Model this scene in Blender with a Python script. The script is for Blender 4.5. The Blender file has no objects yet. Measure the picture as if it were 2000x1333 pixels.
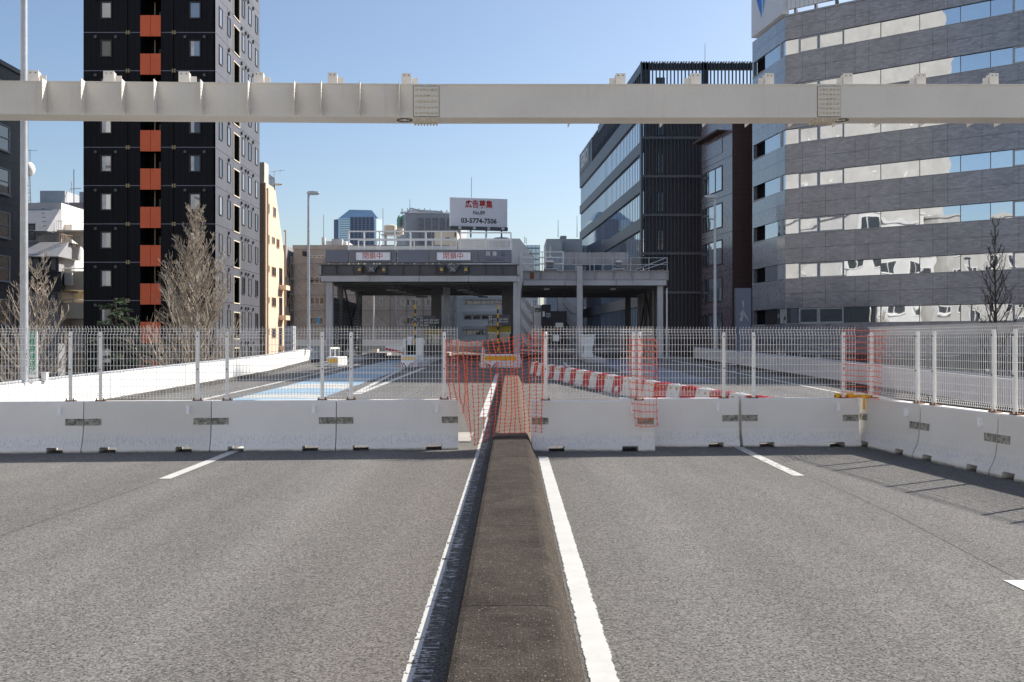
import bpy, bmesh, math, random
from mathutils import Vector, Matrix

# ------------------------------------------------------------------ camera, sky, sun, exposure
SC = bpy.context.scene
COL = SC.collection
F = 1944.4                      # focal length in photograph pixels (35 mm lens)
EYE = 1.72
HOR = 670.0
R = math.radians

cam = bpy.data.cameras.new('camera')
cam.lens = 35.0
cam.sensor_width = 36.0
cam.shift_y = 3.5 / 2000.0
cam.clip_start = 0.05
cam.clip_end = 6000.0
cam_ob = bpy.data.objects.new('camera', cam)
cam_ob.location = (0, 0, EYE)
cam_ob.rotation_euler = (R(90), 0, 0)
COL.objects.link(cam_ob)
SC.camera = cam_ob

SUN_AZ = 56.0                   # degrees to the right of the viewing direction
SUN_EL = 39.5
world = bpy.data.worlds.new('World')
SC.world = world
world.use_nodes = True
wn = world.node_tree
for n in list(wn.nodes):
    wn.nodes.remove(n)
sky = wn.nodes.new('ShaderNodeTexSky')
sky.sky_type = 'NISHITA'
sky.sun_disc = False
sky.sun_elevation = R(SUN_EL)
sky.sun_rotation = R(SUN_AZ)
sky.altitude = 0
sky.air_density = 1.0
sky.dust_density = 1.5
sky.ozone_density = 2.2
bg = wn.nodes.new('ShaderNodeBackground')
bg.inputs['Strength'].default_value = 0.095
wo = wn.nodes.new('ShaderNodeOutputWorld')
wn.links.new(sky.outputs[0], bg.inputs[0])
wn.links.new(bg.outputs[0], wo.inputs[0])

sun = bpy.data.lights.new('sun', 'SUN')
sun.energy = 5.0
sun.angle = R(0.53)
sun.color = (1.0, 0.93, 0.83)
sun_ob = bpy.data.objects.new('sun', sun)
sd = Vector((math.sin(R(SUN_AZ)) * math.cos(R(SUN_EL)), math.cos(R(SUN_AZ)) * math.cos(R(SUN_EL)), math.sin(R(SUN_EL))))
sun_ob.rotation_euler = (-sd).to_track_quat('-Z', 'Y').to_euler()
sun_ob.location = (40, 30, 60)
COL.objects.link(sun_ob)

SC.view_settings.view_transform = 'Standard'
SC.view_settings.look = 'None'
SC.view_settings.gamma = 1.0
SC.view_settings.use_curve_mapping = False
SC.view_settings.exposure = 0.70
SC.cycles.max_bounces = 6
SC.cycles.transparent_max_bounces = 12

def wx(px, Y): return (px - 1000.0) / F * Y
def wz(py, Y): return EYE + (HOR - py) / F * Y
def yx(px, X): return X * F / (px - 1000.0)
def gz(Y):
    "height of the carriageway: level to the barriers, then a gentle climb to the gate"
    if Y <= 14: return 0.0
    if Y < 18: return 0.0135 * (Y - 14) ** 2 / 8.0
    return 0.0135 * (Y - 16)
STREET = -7.0

# ------------------------------------------------------------------ materials
def nd(nt, t, **kw):
    n = nt.nodes.new(t)
    for k, v in kw.items():
        setattr(n, k, v)
    return n
def newmat(name):
    m = bpy.data.materials.new(name)
    m.use_nodes = True
    nt = m.node_tree
    b = nt.nodes['Principled BSDF']
    return m, nt, b
def mth(nt, op, a, b=None, clamp=False):
    n = nd(nt, 'ShaderNodeMath', operation=op)
    n.use_clamp = clamp
    for i, v in enumerate((a, b)):
        if v is None: continue
        if isinstance(v, (int, float)): n.inputs[i].default_value = v
        else: nt.links.new(v, n.inputs[i])
    return n.outputs[0]
def mixc(nt, fac, a, b, mode='MIX'):
    n = nd(nt, 'ShaderNodeMix', data_type='RGBA', blend_type=mode)
    for i, v in ((0, fac), (6, a), (7, b)):
        if isinstance(v, (int, float)): n.inputs[i].default_value = v
        elif isinstance(v, tuple): n.inputs[i].default_value = (*v[:3], 1)
        else: nt.links.new(v, n.inputs[i])
    return n.outputs[2]
def ramp(nt, src, lo, hi):
    n = nd(nt, 'ShaderNodeMapRange')
    n.inputs[1].default_value = lo
    n.inputs[2].default_value = hi
    n.clamp = True
    nt.links.new(src, n.inputs[0])
    return n.outputs[0]
def coords(nt, scale=(1, 1, 1), local=None):
    if local is None:
        out = nd(nt, 'ShaderNodeNewGeometry').outputs['Position']
    else:
        tc = nd(nt, 'ShaderNodeTexCoord')
        if local is not True: tc.object = local
        out = tc.outputs['Object']
    mp = nd(nt, 'ShaderNodeMapping')
    mp.inputs['Scale'].default_value = scale
    nt.links.new(out, mp.inputs[0])
    return mp.outputs[0]
def noise(nt, vec, scale, detail=3, rough=.55):
    n = nd(nt, 'ShaderNodeTexNoise')
    n.inputs['Scale'].default_value = scale
    n.inputs['Detail'].default_value = detail
    n.inputs['Roughness'].default_value = rough
    nt.links.new(vec, n.inputs['Vector'])
    return n.outputs[0]
def bump(nt, b, h, strength=.3, dist=.01):
    n = nd(nt, 'ShaderNodeBump')
    n.inputs['Strength'].default_value = strength
    n.inputs['Distance'].default_value = dist
    nt.links.new(h, n.inputs['Height'])
    nt.links.new(n.outputs[0], b.inputs['Normal'])

def plain(name, c, rough=.55, var=.12, scale=1.5, metal=0.0, fine=0.06, fscale=25, streak=0.0, streakc=None, spec=.5, bmp=0.0):
    "painted or cast surface with blotches, fine grain and optional vertical run-down streaks"
    m, nt, b = newmat(name)
    p = coords(nt)
    n1 = noise(nt, p, scale, 4)
    n2 = noise(nt, p, fscale, 2)
    f1 = ramp(nt, n1, .3, .7)
    dark = tuple(max(0, x * (1 - var)) for x in c); lite = tuple(min(1, x * (1 + var)) for x in c)
    col = mixc(nt, f1, dark, lite)
    f2 = ramp(nt, n2, .3, .7)
    g = mixc(nt, f2, (1 - fine,) * 3, (1 + fine,) * 3)
    col = mixc(nt, 1.0, col, g, 'MULTIPLY')
    if streak:
        ps = coords(nt, (6, 6, .35))
        s = ramp(nt, noise(nt, ps, 1.2, 4, .65), .58, .75)
        s = mth(nt, 'MULTIPLY', s, streak)
        col = mixc(nt, s, col, streakc or tuple(x * .45 for x in c))
    nt.links.new(col, b.inputs['Base Color'])
    b.inputs['Roughness'].default_value = rough
    b.inputs['Metallic'].default_value = metal
    b.inputs['Specular IOR Level'].default_value = spec
    if bmp: bump(nt, b, n2, bmp, .01)
    return m

def glass(name, tint=(.05, .06, .07), mirror=.35, wave=.0, rough=.02, wscale=.35):
    "window pane: dark room behind a reflecting coat, slightly out of true"
    m, nt, b = newmat(name)
    b.inputs['Base Color'].default_value = (*tint, 1)
    b.inputs['Roughness'].default_value = .4
    b.inputs['Specular IOR Level'].default_value = .3
    gl = nd(nt, 'ShaderNodeBsdfGlossy')
    gl.inputs['Roughness'].default_value = rough
    gl.inputs['Color'].default_value = (.84, .88, .92, 1)
    mx = nd(nt, 'ShaderNodeMixShader')
    lw = nd(nt, 'ShaderNodeLayerWeight')
    lw.inputs[0].default_value = .35
    fac = mth(nt, 'ADD', mth(nt, 'MULTIPLY', lw.outputs['Fresnel'], 1 - mirror), mirror, True)
    nt.links.new(fac, mx.inputs[0])
    nt.links.new(b.outputs[0], mx.inputs[1])
    nt.links.new(gl.outputs[0], mx.inputs[2])
    nt.links.new(mx.outputs[0], nt.nodes['Material Output'].inputs[0])
    if wave:
        bn = nd(nt, 'ShaderNodeBump')
        bn.inputs['Strength'].default_value = wave
        bn.inputs['Distance'].default_value = .05
        nt.links.new(noise(nt, coords(nt), wscale, 1), bn.inputs['Height'])
        nt.links.new(bn.outputs[0], gl.inputs['Normal'])
    return m

def asphalt_nodes(nt, base=(.155, .149, .143)):
    p = coords(nt)
    n_a = noise(nt, p, 62, 2, .65)
    vo = nd(nt, 'ShaderNodeTexVoronoi')
    vo.inputs['Scale'].default_value = 72
    nt.links.new(p, vo.inputs['Vector'])
    sep = nd(nt, 'ShaderNodeSeparateColor')
    nt.links.new(vo.outputs['Color'], sep.inputs[0])
    g = mth(nt, 'ADD', mth(nt, 'MULTIPLY', ramp(nt, n_a, .25, .75), .5), mth(nt, 'MULTIPLY', sep.outputs[0], .5))
    lo = tuple(x * .12 for x in base); hi = tuple(x * 1.98 for x in base)
    col = mixc(nt, g, lo, hi)
    big = ramp(nt, noise(nt, coords(nt, (1, .35, 1)), .7, 4, .6), .25, .75)
    col = mixc(nt, 1.0, col, mixc(nt, big, (.86, .86, .87), (1.1, 1.1, 1.09)), 'MULTIPLY')
    wheel = ramp(nt, noise(nt, coords(nt, (1.15, .018, 1)), 1.0, 2, .5), .3, .7)
    col = mixc(nt, 1.0, col, mixc(nt, wheel, (.84, .84, .85), (1.12, 1.115, 1.10)), 'MULTIPLY')
    oil = ramp(nt, noise(nt, coords(nt, (1, .6, 1)), 1.35, 5, .62), .66, .76)
    col = mixc(nt, mth(nt, 'MULTIPLY', oil, .30), col, tuple(x * .42 for x in base))
    spots = ramp(nt, noise(nt, p, 5.5, 5, .7), .62, .72)
    col = mixc(nt, mth(nt, 'MULTIPLY', spots, .35), col, tuple(x * .5 for x in base))
    vs_ = nd(nt, 'ShaderNodeTexVoronoi'); vs_.inputs['Scale'].default_value = 56
    nt.links.new(p, vs_.inputs['Vector'])
    ss = nd(nt, 'ShaderNodeSeparateColor'); nt.links.new(vs_.outputs['Color'], ss.inputs[0])
    near = mth(nt, 'SUBTRACT', 1.0, ramp(nt, vs_.outputs['Distance'], .28, .42))
    col = mixc(nt, mth(nt, 'MULTIPLY', near, ramp(nt, ss.outputs[0], .88, .96)), col, tuple(min(1, x * 2.0) for x in base))
    col = mixc(nt, mth(nt, 'MULTIPLY', near, ramp(nt, ss.outputs[1], .84, .88)), col, tuple(x * .15 for x in base))
    # brown dirt washed off the median
    sx = nd(nt, 'ShaderNodeSeparateXYZ'); nt.links.new(coords(nt), sx.inputs[0])
    ax = mth(nt, 'ABSOLUTE', mth(nt, 'ADD', sx.outputs[0], .45))
    d = mth(nt, 'SUBTRACT', 1.0, ramp(nt, ax, .2, 1.7))
    d = mth(nt, 'MULTIPLY', d, mth(nt, 'ADD', .25, mth(nt, 'MULTIPLY', big, .4)))
    col = mixc(nt, d, col, mixc(nt, g, (.02, .017, .014), (.205, .178, .155)))
    return col, g
def asphalt(name, base):
    m, nt, b = newmat(name)
    col, g = asphalt_nodes(nt, base)
    nt.links.new(col, b.inputs['Base Color'])
    b.inputs['Roughness'].default_value = .95
    b.inputs['Specular IOR Level'].default_value = .15
    bump(nt, b, g, .55, .006)
    return m

def road_paint(name, c=(.55, .55, .53), xc=None, w=.16, wear=.3, solid_left=False):
    "thermoplastic road paint with ragged edges, cracks and bare patches"
    m, nt, b = newmat(name)
    p = coords(nt)
    n1 = noise(nt, p, 14, 4, .65)
    n2 = noise(nt, coords(nt, (4, 38, 1)), 1.3, 4, .7)
    mask = ramp(nt, mth(nt, 'ADD', mth(nt, 'MULTIPLY', n1, .45), mth(nt, 'MULTIPLY', n2, .55)), wear - .02, wear + .03)
    if xc is not None:
        sx = nd(nt, 'ShaderNodeSeparateXYZ'); nt.links.new(coords(nt), sx.inputs[0])
        n3 = noise(nt, coords(nt, (14, 14, 1)), 1.0, 3, .7)
        dx = mth(nt, 'SUBTRACT', sx.outputs[0], xc)
        if solid_left:
            edge = mth(nt, 'ADD', dx, mth(nt, 'MULTIPLY', mth(nt, 'SUBTRACT', n3, .5), .05))
            lft = mth(nt, 'SUBTRACT', 1.0, ramp(nt, edge, -w / 2 + .058, -w / 2 + .066))
            lft = mth(nt, 'MULTIPLY', lft, ramp(nt, n1, .36, .42))
            mask = mth(nt, 'MAXIMUM', mask, lft)
        e2 = mth(nt, 'ADD', mth(nt, 'ABSOLUTE', dx), mth(nt, 'MULTIPLY', mth(nt, 'SUBTRACT', n3, .5), .045))
        mask = mth(nt, 'MULTIPLY', mask, mth(nt, 'SUBTRACT', 1.0, ramp(nt, e2, w / 2 - .012, w / 2 - .006)))
    grime = mixc(nt, ramp(nt, noise(nt, p, 3, 5, .7), .3, .75), tuple(x * .82 for x in c), c)
    nt.links.new(grime, b.inputs['Base Color'])
    b.inputs['Roughness'].default_value = .6
    tr = nd(nt, 'ShaderNodeBsdfTransparent')
    mx = nd(nt, 'ShaderNodeMixShader')
    nt.links.new(mask, mx.inputs[0])
    nt.links.new(tr.outputs[0], mx.inputs[1])
    nt.links.new(b.outputs[0], mx.inputs[2])
    nt.links.new(mx.outputs[0], nt.nodes['Material Output'].inputs[0])
    bump(nt, b, n1, .2, .004)
    return m

def barrier_mat():
    "white painted concrete, splashed and streaked along the flared foot"
    m, nt, b = newmat('barrier_paint')
    loc = coords(nt, (1, 1, 1), True)
    p = coords(nt)
    sx = nd(nt, 'ShaderNodeSeparateXYZ'); nt.links.new(loc, sx.inputs[0])
    z = sx.outputs[2]
    c = mixc(nt, ramp(nt, noise(nt, p, 1.1, 4), .3, .7), (.76, .74, .71), (.83, .81, .775))
    oi = nd(nt, 'ShaderNodeObjectInfo')
    c = mixc(nt, 1.0, c, mixc(nt, oi.outputs['Random'], (.90, .89, .87), (1.05, 1.05, 1.06)), 'MULTIPLY')
    rr_ = ramp(nt, noise(nt, coords(nt, (9, 9, .8)), 1.0, 4, .7), .70, .82)
    c = mixc(nt, mth(nt, 'MULTIPLY', rr_, .30), c, (.36, .27, .18))
    st = ramp(nt, noise(nt, coords(nt, (48, 48, 1.8)), 1.0, 4, .6), .45, .72)
    zone = mth(nt, 'MULTIPLY', ramp(nt, z, .05, .11), mth(nt, 'SUBTRACT', 1.0, ramp(nt, mth(nt, 'ADD', z, mth(nt, 'MULTIPLY', noise(nt, p, 9, 3), .16)), .26, .38)))
    c = mixc(nt, mth(nt, 'MULTIPLY', mth(nt, 'MULTIPLY', st, zone), .55), c, (.33, .34, .40))
    spk = ramp(nt, noise(nt, p, 42, 3, .7), .68, .76)
    c = mixc(nt, mth(nt, 'MULTIPLY', spk, .35), c, (.3, .3, .29))
    runs = ramp(nt, noise(nt, coords(nt, (16, 16, .6)), 1.0, 5, .7), .6, .78)
    c = mixc(nt, mth(nt, 'MULTIPLY', runs, .22), c, (.42, .41, .40))
    foot = mth(nt, 'SUBTRACT', 1.0, ramp(nt, mth(nt, 'ADD', z, mth(nt, 'MULTIPLY', noise(nt, coords(nt, (5, 5, 25)), 1.0, 4), .045)), .036, .062))
    c = mixc(nt, foot, c, mixc(nt, ramp(nt, noise(nt, coords(nt, (6, 6, 40)), 1, 4), .3, .7), (.13, .12, .10), (.42, .40, .36)))
    nt.links.new(c, b.inputs['Base Color'])
    b.inputs['Roughness'].default_value = .55
    bump(nt, b, noise(nt, p, 30, 3), .12, .01)
    return m

def tile_mat(name, c, bw, bh, local=None, rough=.35, mortar=.55, var=.25, off=.5, spec=.5, axis='XZ', cloud=.12, coat=0):
    "small glazed wall tile"
    m, nt, b = newmat(name)
    tc = coords(nt, (1, 1, 1), local)
    sx = nd(nt, 'ShaderNodeSeparateXYZ'); nt.links.new(tc, sx.inputs[0])
    cb = nd(nt, 'ShaderNodeCombineXYZ')
    nt.links.new(sx.outputs[0 if axis == 'XZ' else 1], cb.inputs[0])
    nt.links.new(sx.outputs[2], cb.inputs[1])
    br = nd(nt, 'ShaderNodeTexBrick')
    br.offset = off
    br.inputs['Scale'].default_value = 1.0
    br.inputs['Brick Width'].default_value = bw
    br.inputs['Row Height'].default_value = bh
    br.inputs['Mortar Size'].default_value = bh * .09
    br.inputs['Mortar Smooth'].default_value = .2
    br.inputs['Color1'].default_value = (*[x * (1 - var) for x in c], 1)
    br.inputs['Color2'].default_value = (*[x * (1 + var) for x in c], 1)
    br.inputs['Mortar'].default_value = (*[x * mortar for x in c], 1)
    nt.links.new(cb.outputs[0], br.inputs['Vector'])
    cl = ramp(nt, noise(nt, coords(nt), .45, 4, .6), .3, .7)
    col = mixc(nt, 1.0, br.outputs[0], mixc(nt, cl, (1 - cloud,) * 3, (1 + cloud,) * 3), 'MULTIPLY')
    nt.links.new(col, b.inputs['Base Color'])
    sp = nd(nt, 'ShaderNodeSeparateColor'); nt.links.new(br.outputs[0], sp.inputs[0])
    rr = mth(nt, 'ADD', rough, mth(nt, 'MULTIPLY', ramp(nt, noise(nt, coords(nt), 2.2, 3), .3, .7), .12))
    nt.links.new(rr, b.inputs['Roughness'])
    b.inputs['Specular IOR Level'].default_value = spec
    if coat:
        b.inputs['Coat Weight'].default_value = coat; b.inputs['Coat Roughness'].default_value = .12; b.inputs['Coat IOR'].default_value = 1.9
    inv = mth(nt, 'SUBTRACT', 1.0, br.outputs['Fac'])
    bump(nt, b, inv, .25, .01)
    return m

def ribbed(name, c, pitch, rough=.45, axis=0, strength=.5, var=.1, spec=.5, streak=0.0):
    "sheet cladding with upright ribs"
    m, nt, b = newmat(name)
    p = coords(nt)
    sx = nd(nt, 'ShaderNodeSeparateXYZ'); nt.links.new(p, sx.inputs[0])
    w = mth(nt, 'PINGPONG', sx.outputs[axis], pitch / 2)
    h = ramp(nt, w, pitch * .02, pitch * .1)
    col = mixc(nt, ramp(nt, noise(nt, p, .6, 4), .3, .7), tuple(x * (1 - var) for x in c), tuple(x * (1 + var) for x in c))
    col = mixc(nt, h, tuple(x * .6 for x in c), col)
    if streak:
        s = ramp(nt, noise(nt, coords(nt, (5, 5, .3)), 1.1, 4, .65), .55, .75)
        col = mixc(nt, mth(nt, 'MULTIPLY', s, streak), col, tuple(x * .5 for x in c))
    nt.links.new(col, b.inputs['Base Color'])
    b.inputs['Roughness'].default_value = rough
    b.inputs['Specular IOR Level'].default_value = spec
    bump(nt, b, h, strength, .02)
    return m

M = {}
M['asphalt'] = asphalt('asphalt', (.135, .1325, .130))
M['asphalt2'] = asphalt('asphalt_beyond', (.160, .157, .153))
M['line_r'] = road_paint('edge_line_paint', xc=.47, w=.165, wear=.335)
M['line_l'] = road_paint('worn_edge_line_paint', xc=-.485, w=.17, wear=.535, solid_left=True)
M['dash'] = road_paint('lane_dash_paint', wear=.36)
M['dash_worn'] = road_paint('worn_lane_dash_paint', wear=.45)
M['paint_far'] = road_paint('far_road_paint', wear=.3)
M['blue_paint'] = road_paint('blue_lane_paint', c=(.27, .41, .53), wear=.27)
M['blue_paint_shaded'] = road_paint('shaded_blue_lane_paint', c=(.13, .155, .21), wear=.3)  # darker blue carries the shade lying on the right-hand lane
def median_mat():
    m, nt, b = newmat('median_mortar_gritty')
    p = coords(nt)
    base = mixc(nt, ramp(nt, noise(nt, p, 2.6, 5, .65), .3, .72), (.026, .021, .0175), (.062, .052, .044))
    st = ramp(nt, noise(nt, coords(nt, (2.2, 17, 1)), 1.0, 4, .7), .56, .74)
    base = mixc(nt, mth(nt, 'MULTIPLY', st, .3), base, (.11, .093, .077))
    vo = nd(nt, 'ShaderNodeTexVoronoi'); vo.inputs['Scale'].default_value = 62
    nt.links.new(p, vo.inputs['Vector'])
    sc_ = nd(nt, 'ShaderNodeSeparateColor'); nt.links.new(vo.outputs['Color'], sc_.inputs[0])
    near = mth(nt, 'SUBTRACT', 1.0, ramp(nt, vo.outputs['Distance'], .25, .42))
    sx = nd(nt, 'ShaderNodeSeparateXYZ'); nt.links.new(p, sx.inputs[0])
    edge = ramp(nt, sx.outputs[0], .23, .31)
    thr = mth(nt, 'SUBTRACT', sc_.outputs[0], mth(nt, 'MULTIPLY', mth(nt, 'SUBTRACT', 1.0, edge), .42))
    base = mixc(nt, mth(nt, 'MULTIPLY', near, mth(nt, 'MULTIPLY', ramp(nt, thr, .42, .5), .85)), base, (.19, .165, .135))
    g = noise(nt, p, 95, 2, .6)
    base = mixc(nt, 1.0, base, mixc(nt, ramp(nt, g, .3, .7), (.45, .45, .45), (1.5, 1.5, 1.5)), 'MULTIPLY')
    nt.links.new(base, b.inputs['Base Color'])
    b.inputs['Roughness'].default_value = .95
    b.inputs['Specular IOR Level'].default_value = .15
    bump(nt, b, mth(nt, 'ADD', g, mth(nt, 'MULTIPLY', near, .5)), .7, .008)
    return m
M['median'] = median_mat()
M['median_far'] = plain('median_concrete', (.098, .069, .053), .95, .22, 2.0, fine=.2, fscale=60, bmp=.3)
M['barrier'] = barrier_mat()
M['pocket'] = plain('bare_mortar', (.30, .29, .25), .9, .6, 14, fine=.45, fscale=50, bmp=.6)
M['white'] = plain('white_paint', (.72, .72, .71), .5, .06, 1.2, streak=.25)
M['white_fence'] = plain('white_coated_steel', (.86, .85, .82), .4, .06, 3)
M['rust'] = plain('rust', (.20, .085, .035), .85, .5, 12, fine=.3)
M['steel'] = plain('galvanised_steel', (.42, .44, .47), .42, .12, 4, metal=.35)
M['steel_dk'] = plain('dark_steel', (.085, .09, .10), .5, .2, 3, streak=.3)
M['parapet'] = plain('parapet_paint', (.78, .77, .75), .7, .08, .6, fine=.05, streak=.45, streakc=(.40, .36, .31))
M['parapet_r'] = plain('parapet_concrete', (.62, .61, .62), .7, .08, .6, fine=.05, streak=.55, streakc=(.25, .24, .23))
M['grime'] = plain('kerb_grime', (.07, .066, .06), .95, .4, 3, fine=.3)
M['beam'] = plain('beam_paint', (.66, .625, .565), .5, .05, .8, fine=.03, streak=.16, streakc=(.34, .25, .17))
M['bolt'] = plain('bolt_paint', (.62, .56, .43), .5, .2, 12)
M['orange_net'] = plain('orange_net', (.88, .13, .04), .5, .12, 8)
M['yellow'] = plain('yellow_plastic', (.85, .46, .02), .4, .1, 5)
M['red_p'] = plain('red_plastic', (.55, .022, .028), .38, .12, 3)
M['white_p'] = plain('white_plastic', (.74, .74, .74), .4, .08, 3)
M['reflector'] = plain('amber_reflector', (.62, .36, .05), .3, .15, 10)
M['black'] = plain('black_paint', (.012, .012, .014), .5, .2, 4)
M['red_ink'] = plain('red_lettering', (.50, .02, .025), .5, .05, 4)
M['black_ink'] = plain('black_lettering', (.015, .015, .018), .5, .05, 4)
M['green_ink'] = plain('green_lettering', (.01, .27, .11), .5, .05, 4)
M['grey_ink'] = plain('faded_lettering', (.44, .45, .46), .6, .2, 6)
M['pale_ink'] = plain('pale_lettering', (.70, .70, .68), .6, .1, 6)
M['shadow_ink'] = plain('ghost_lettering', (.12, .14, .17), .6, .2, 6)
M['blue_ink'] = plain('blue_emblem', (.03, .16, .62), .45, .06, 1)
M['blue_ink2'] = plain('light_blue_emblem', (.08, .36, .70), .45, .06, 1)
M['sign_white'] = plain('sign_face', (.88, .88, .92), .45, .04, .6, streak=.1)
M['glass_d'] = glass('dark_glass', (.012, .014, .018), .05, .05)
M['glass_m'] = glass('curtained_glass', (.16, .17, .19), .22, .06)
M['glass_r'] = glass('coated_glass', (.10, .10, .10), .66, .16, .015, .55)
M['glass_b'] = glass('blue_coated_glass', (.13, .26, .36), .45, .05)
M['glass_k'] = glass('unlit_glass', (.010, .011, .014), .03)
M['glass_f'] = glass('sky_coated_glass', (.18, .20, .21), .9, .03, .02, .3)
M['glass_s'] = glass('grey_coated_glass', (.10, .11, .11), .42, .06, .03, .3)
M['curtain'] = plain('curtain', (.55, .55, .56), .9, .12, 3)
M['orange'] = plain('orange_panel', (.62, .10, .028), .5, .05, .8)
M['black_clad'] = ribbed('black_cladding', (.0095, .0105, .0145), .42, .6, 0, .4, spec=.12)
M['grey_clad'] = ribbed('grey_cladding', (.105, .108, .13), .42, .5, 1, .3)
M['joint'] = plain('joint_strip', (.16, .16, .22), .5, .1, 2)
M['brass'] = plain('brass_cross', (.30, .23, .09), .4, .15, 4, metal=.3)
M['shade_black'] = plain('recess_shade_black', (.010, .010, .012), .9, .2, 2, spec=.05)  # near-black that puts the shade of recesses into the colour
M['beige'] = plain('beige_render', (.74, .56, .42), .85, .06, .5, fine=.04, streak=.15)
M['beige_d'] = plain('tan_trim_and_shade', (.40, .27, .18), .85, .06, .5)
M['cream'] = plain('cream_render', (.66, .59, .47), .8, .07, .5, streak=.2)
M['offwhite'] = plain('offwhite_render', (.76, .745, .71), .8, .06, .5, streak=.2)
M['conc'] = plain('weathered_concrete', (.41, .40, .385), .9, .12, .5, streak=.35)
M['conc_l'] = plain('pale_concrete', (.58, .575, .57), .85, .08, .5, streak=.3)
M['grey_p'] = plain('grey_panel', (.40, .41, .43), .6, .1, .6, streak=.2)
M['slate'] = plain('slate_roof', (.30, .31, .34), .6, .08, 2)
M['granite'] = plain('polished_granite', (.055, .058, .065), .25, .3, 6)
M['net_grey'] = plain('scaffold_sheet', (.27, .27, .28), .9, .2, 1.2)
M['pipe'] = plain('scaffold_pipe', (.20, .20, .20), .5, .1, 2, metal=.2)
M['dk_blue'] = plain('dark_metal_fin', (.044, .049, .063), .4, .1, 1)
M['spandrel'] = plain('dark_spandrel', (.085, .09, .105), .45, .06, .4)
M['brown'] = tile_mat('brown_tile', (.15, .105, .12), .6, .12, None, .22, .7, .12, axis='YZ', coat=.8)
M['maroon'] = tile_mat('maroon_tile', (.10, .05, .045), .12, .5, None, .5, .6, .15, 0.0, axis='XZ')
M['dk_tile'] = tile_mat('charcoal_tile', (.052, .054, .065), .3, .1, None, .5, .7, .1, axis='YZ')
M['gate_blue'] = plain('grey_blue_sheet', (.17, .18, .23), .5, .06, .8, streak=.15)
M['gate_grey'] = plain('grey_sheet', (.19, .195, .205), .5, .08, .8, streak=.2)
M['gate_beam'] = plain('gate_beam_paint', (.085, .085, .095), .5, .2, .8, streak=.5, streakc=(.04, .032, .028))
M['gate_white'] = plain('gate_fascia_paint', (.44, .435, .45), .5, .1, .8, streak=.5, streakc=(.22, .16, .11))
M['gate_rust'] = plain('rusty_gate_paint', (.38, .36, .37), .55, .14, 1, streak=.7, streakc=(.22, .12, .07))
M['bark'] = plain('bark', (.22, .17, .125), .9, .25, 5, fine=.25)
M['pylon'] = plain('blue_grey_sign_face', (.16, .175, .23), .45, .05, .6)
M['bark_d'] = plain('dark_bark', (.075, .06, .05), .9, .25, 5, fine=.25)
M['tab'] = plain('tab_plastic', (.9, .9, .92), .4, .03, 3)
M['twig'] = plain('twig', (.37, .315, .255), .85, .25, 4)
M['needle'] = plain('cedar_needles', (.095, .14, .075), .7, .35, 2.5)
M['street'] = plain('city_street', (.10, .10, .10), .9, .2, .1)
M['deck_side'] = M['conc']

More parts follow.
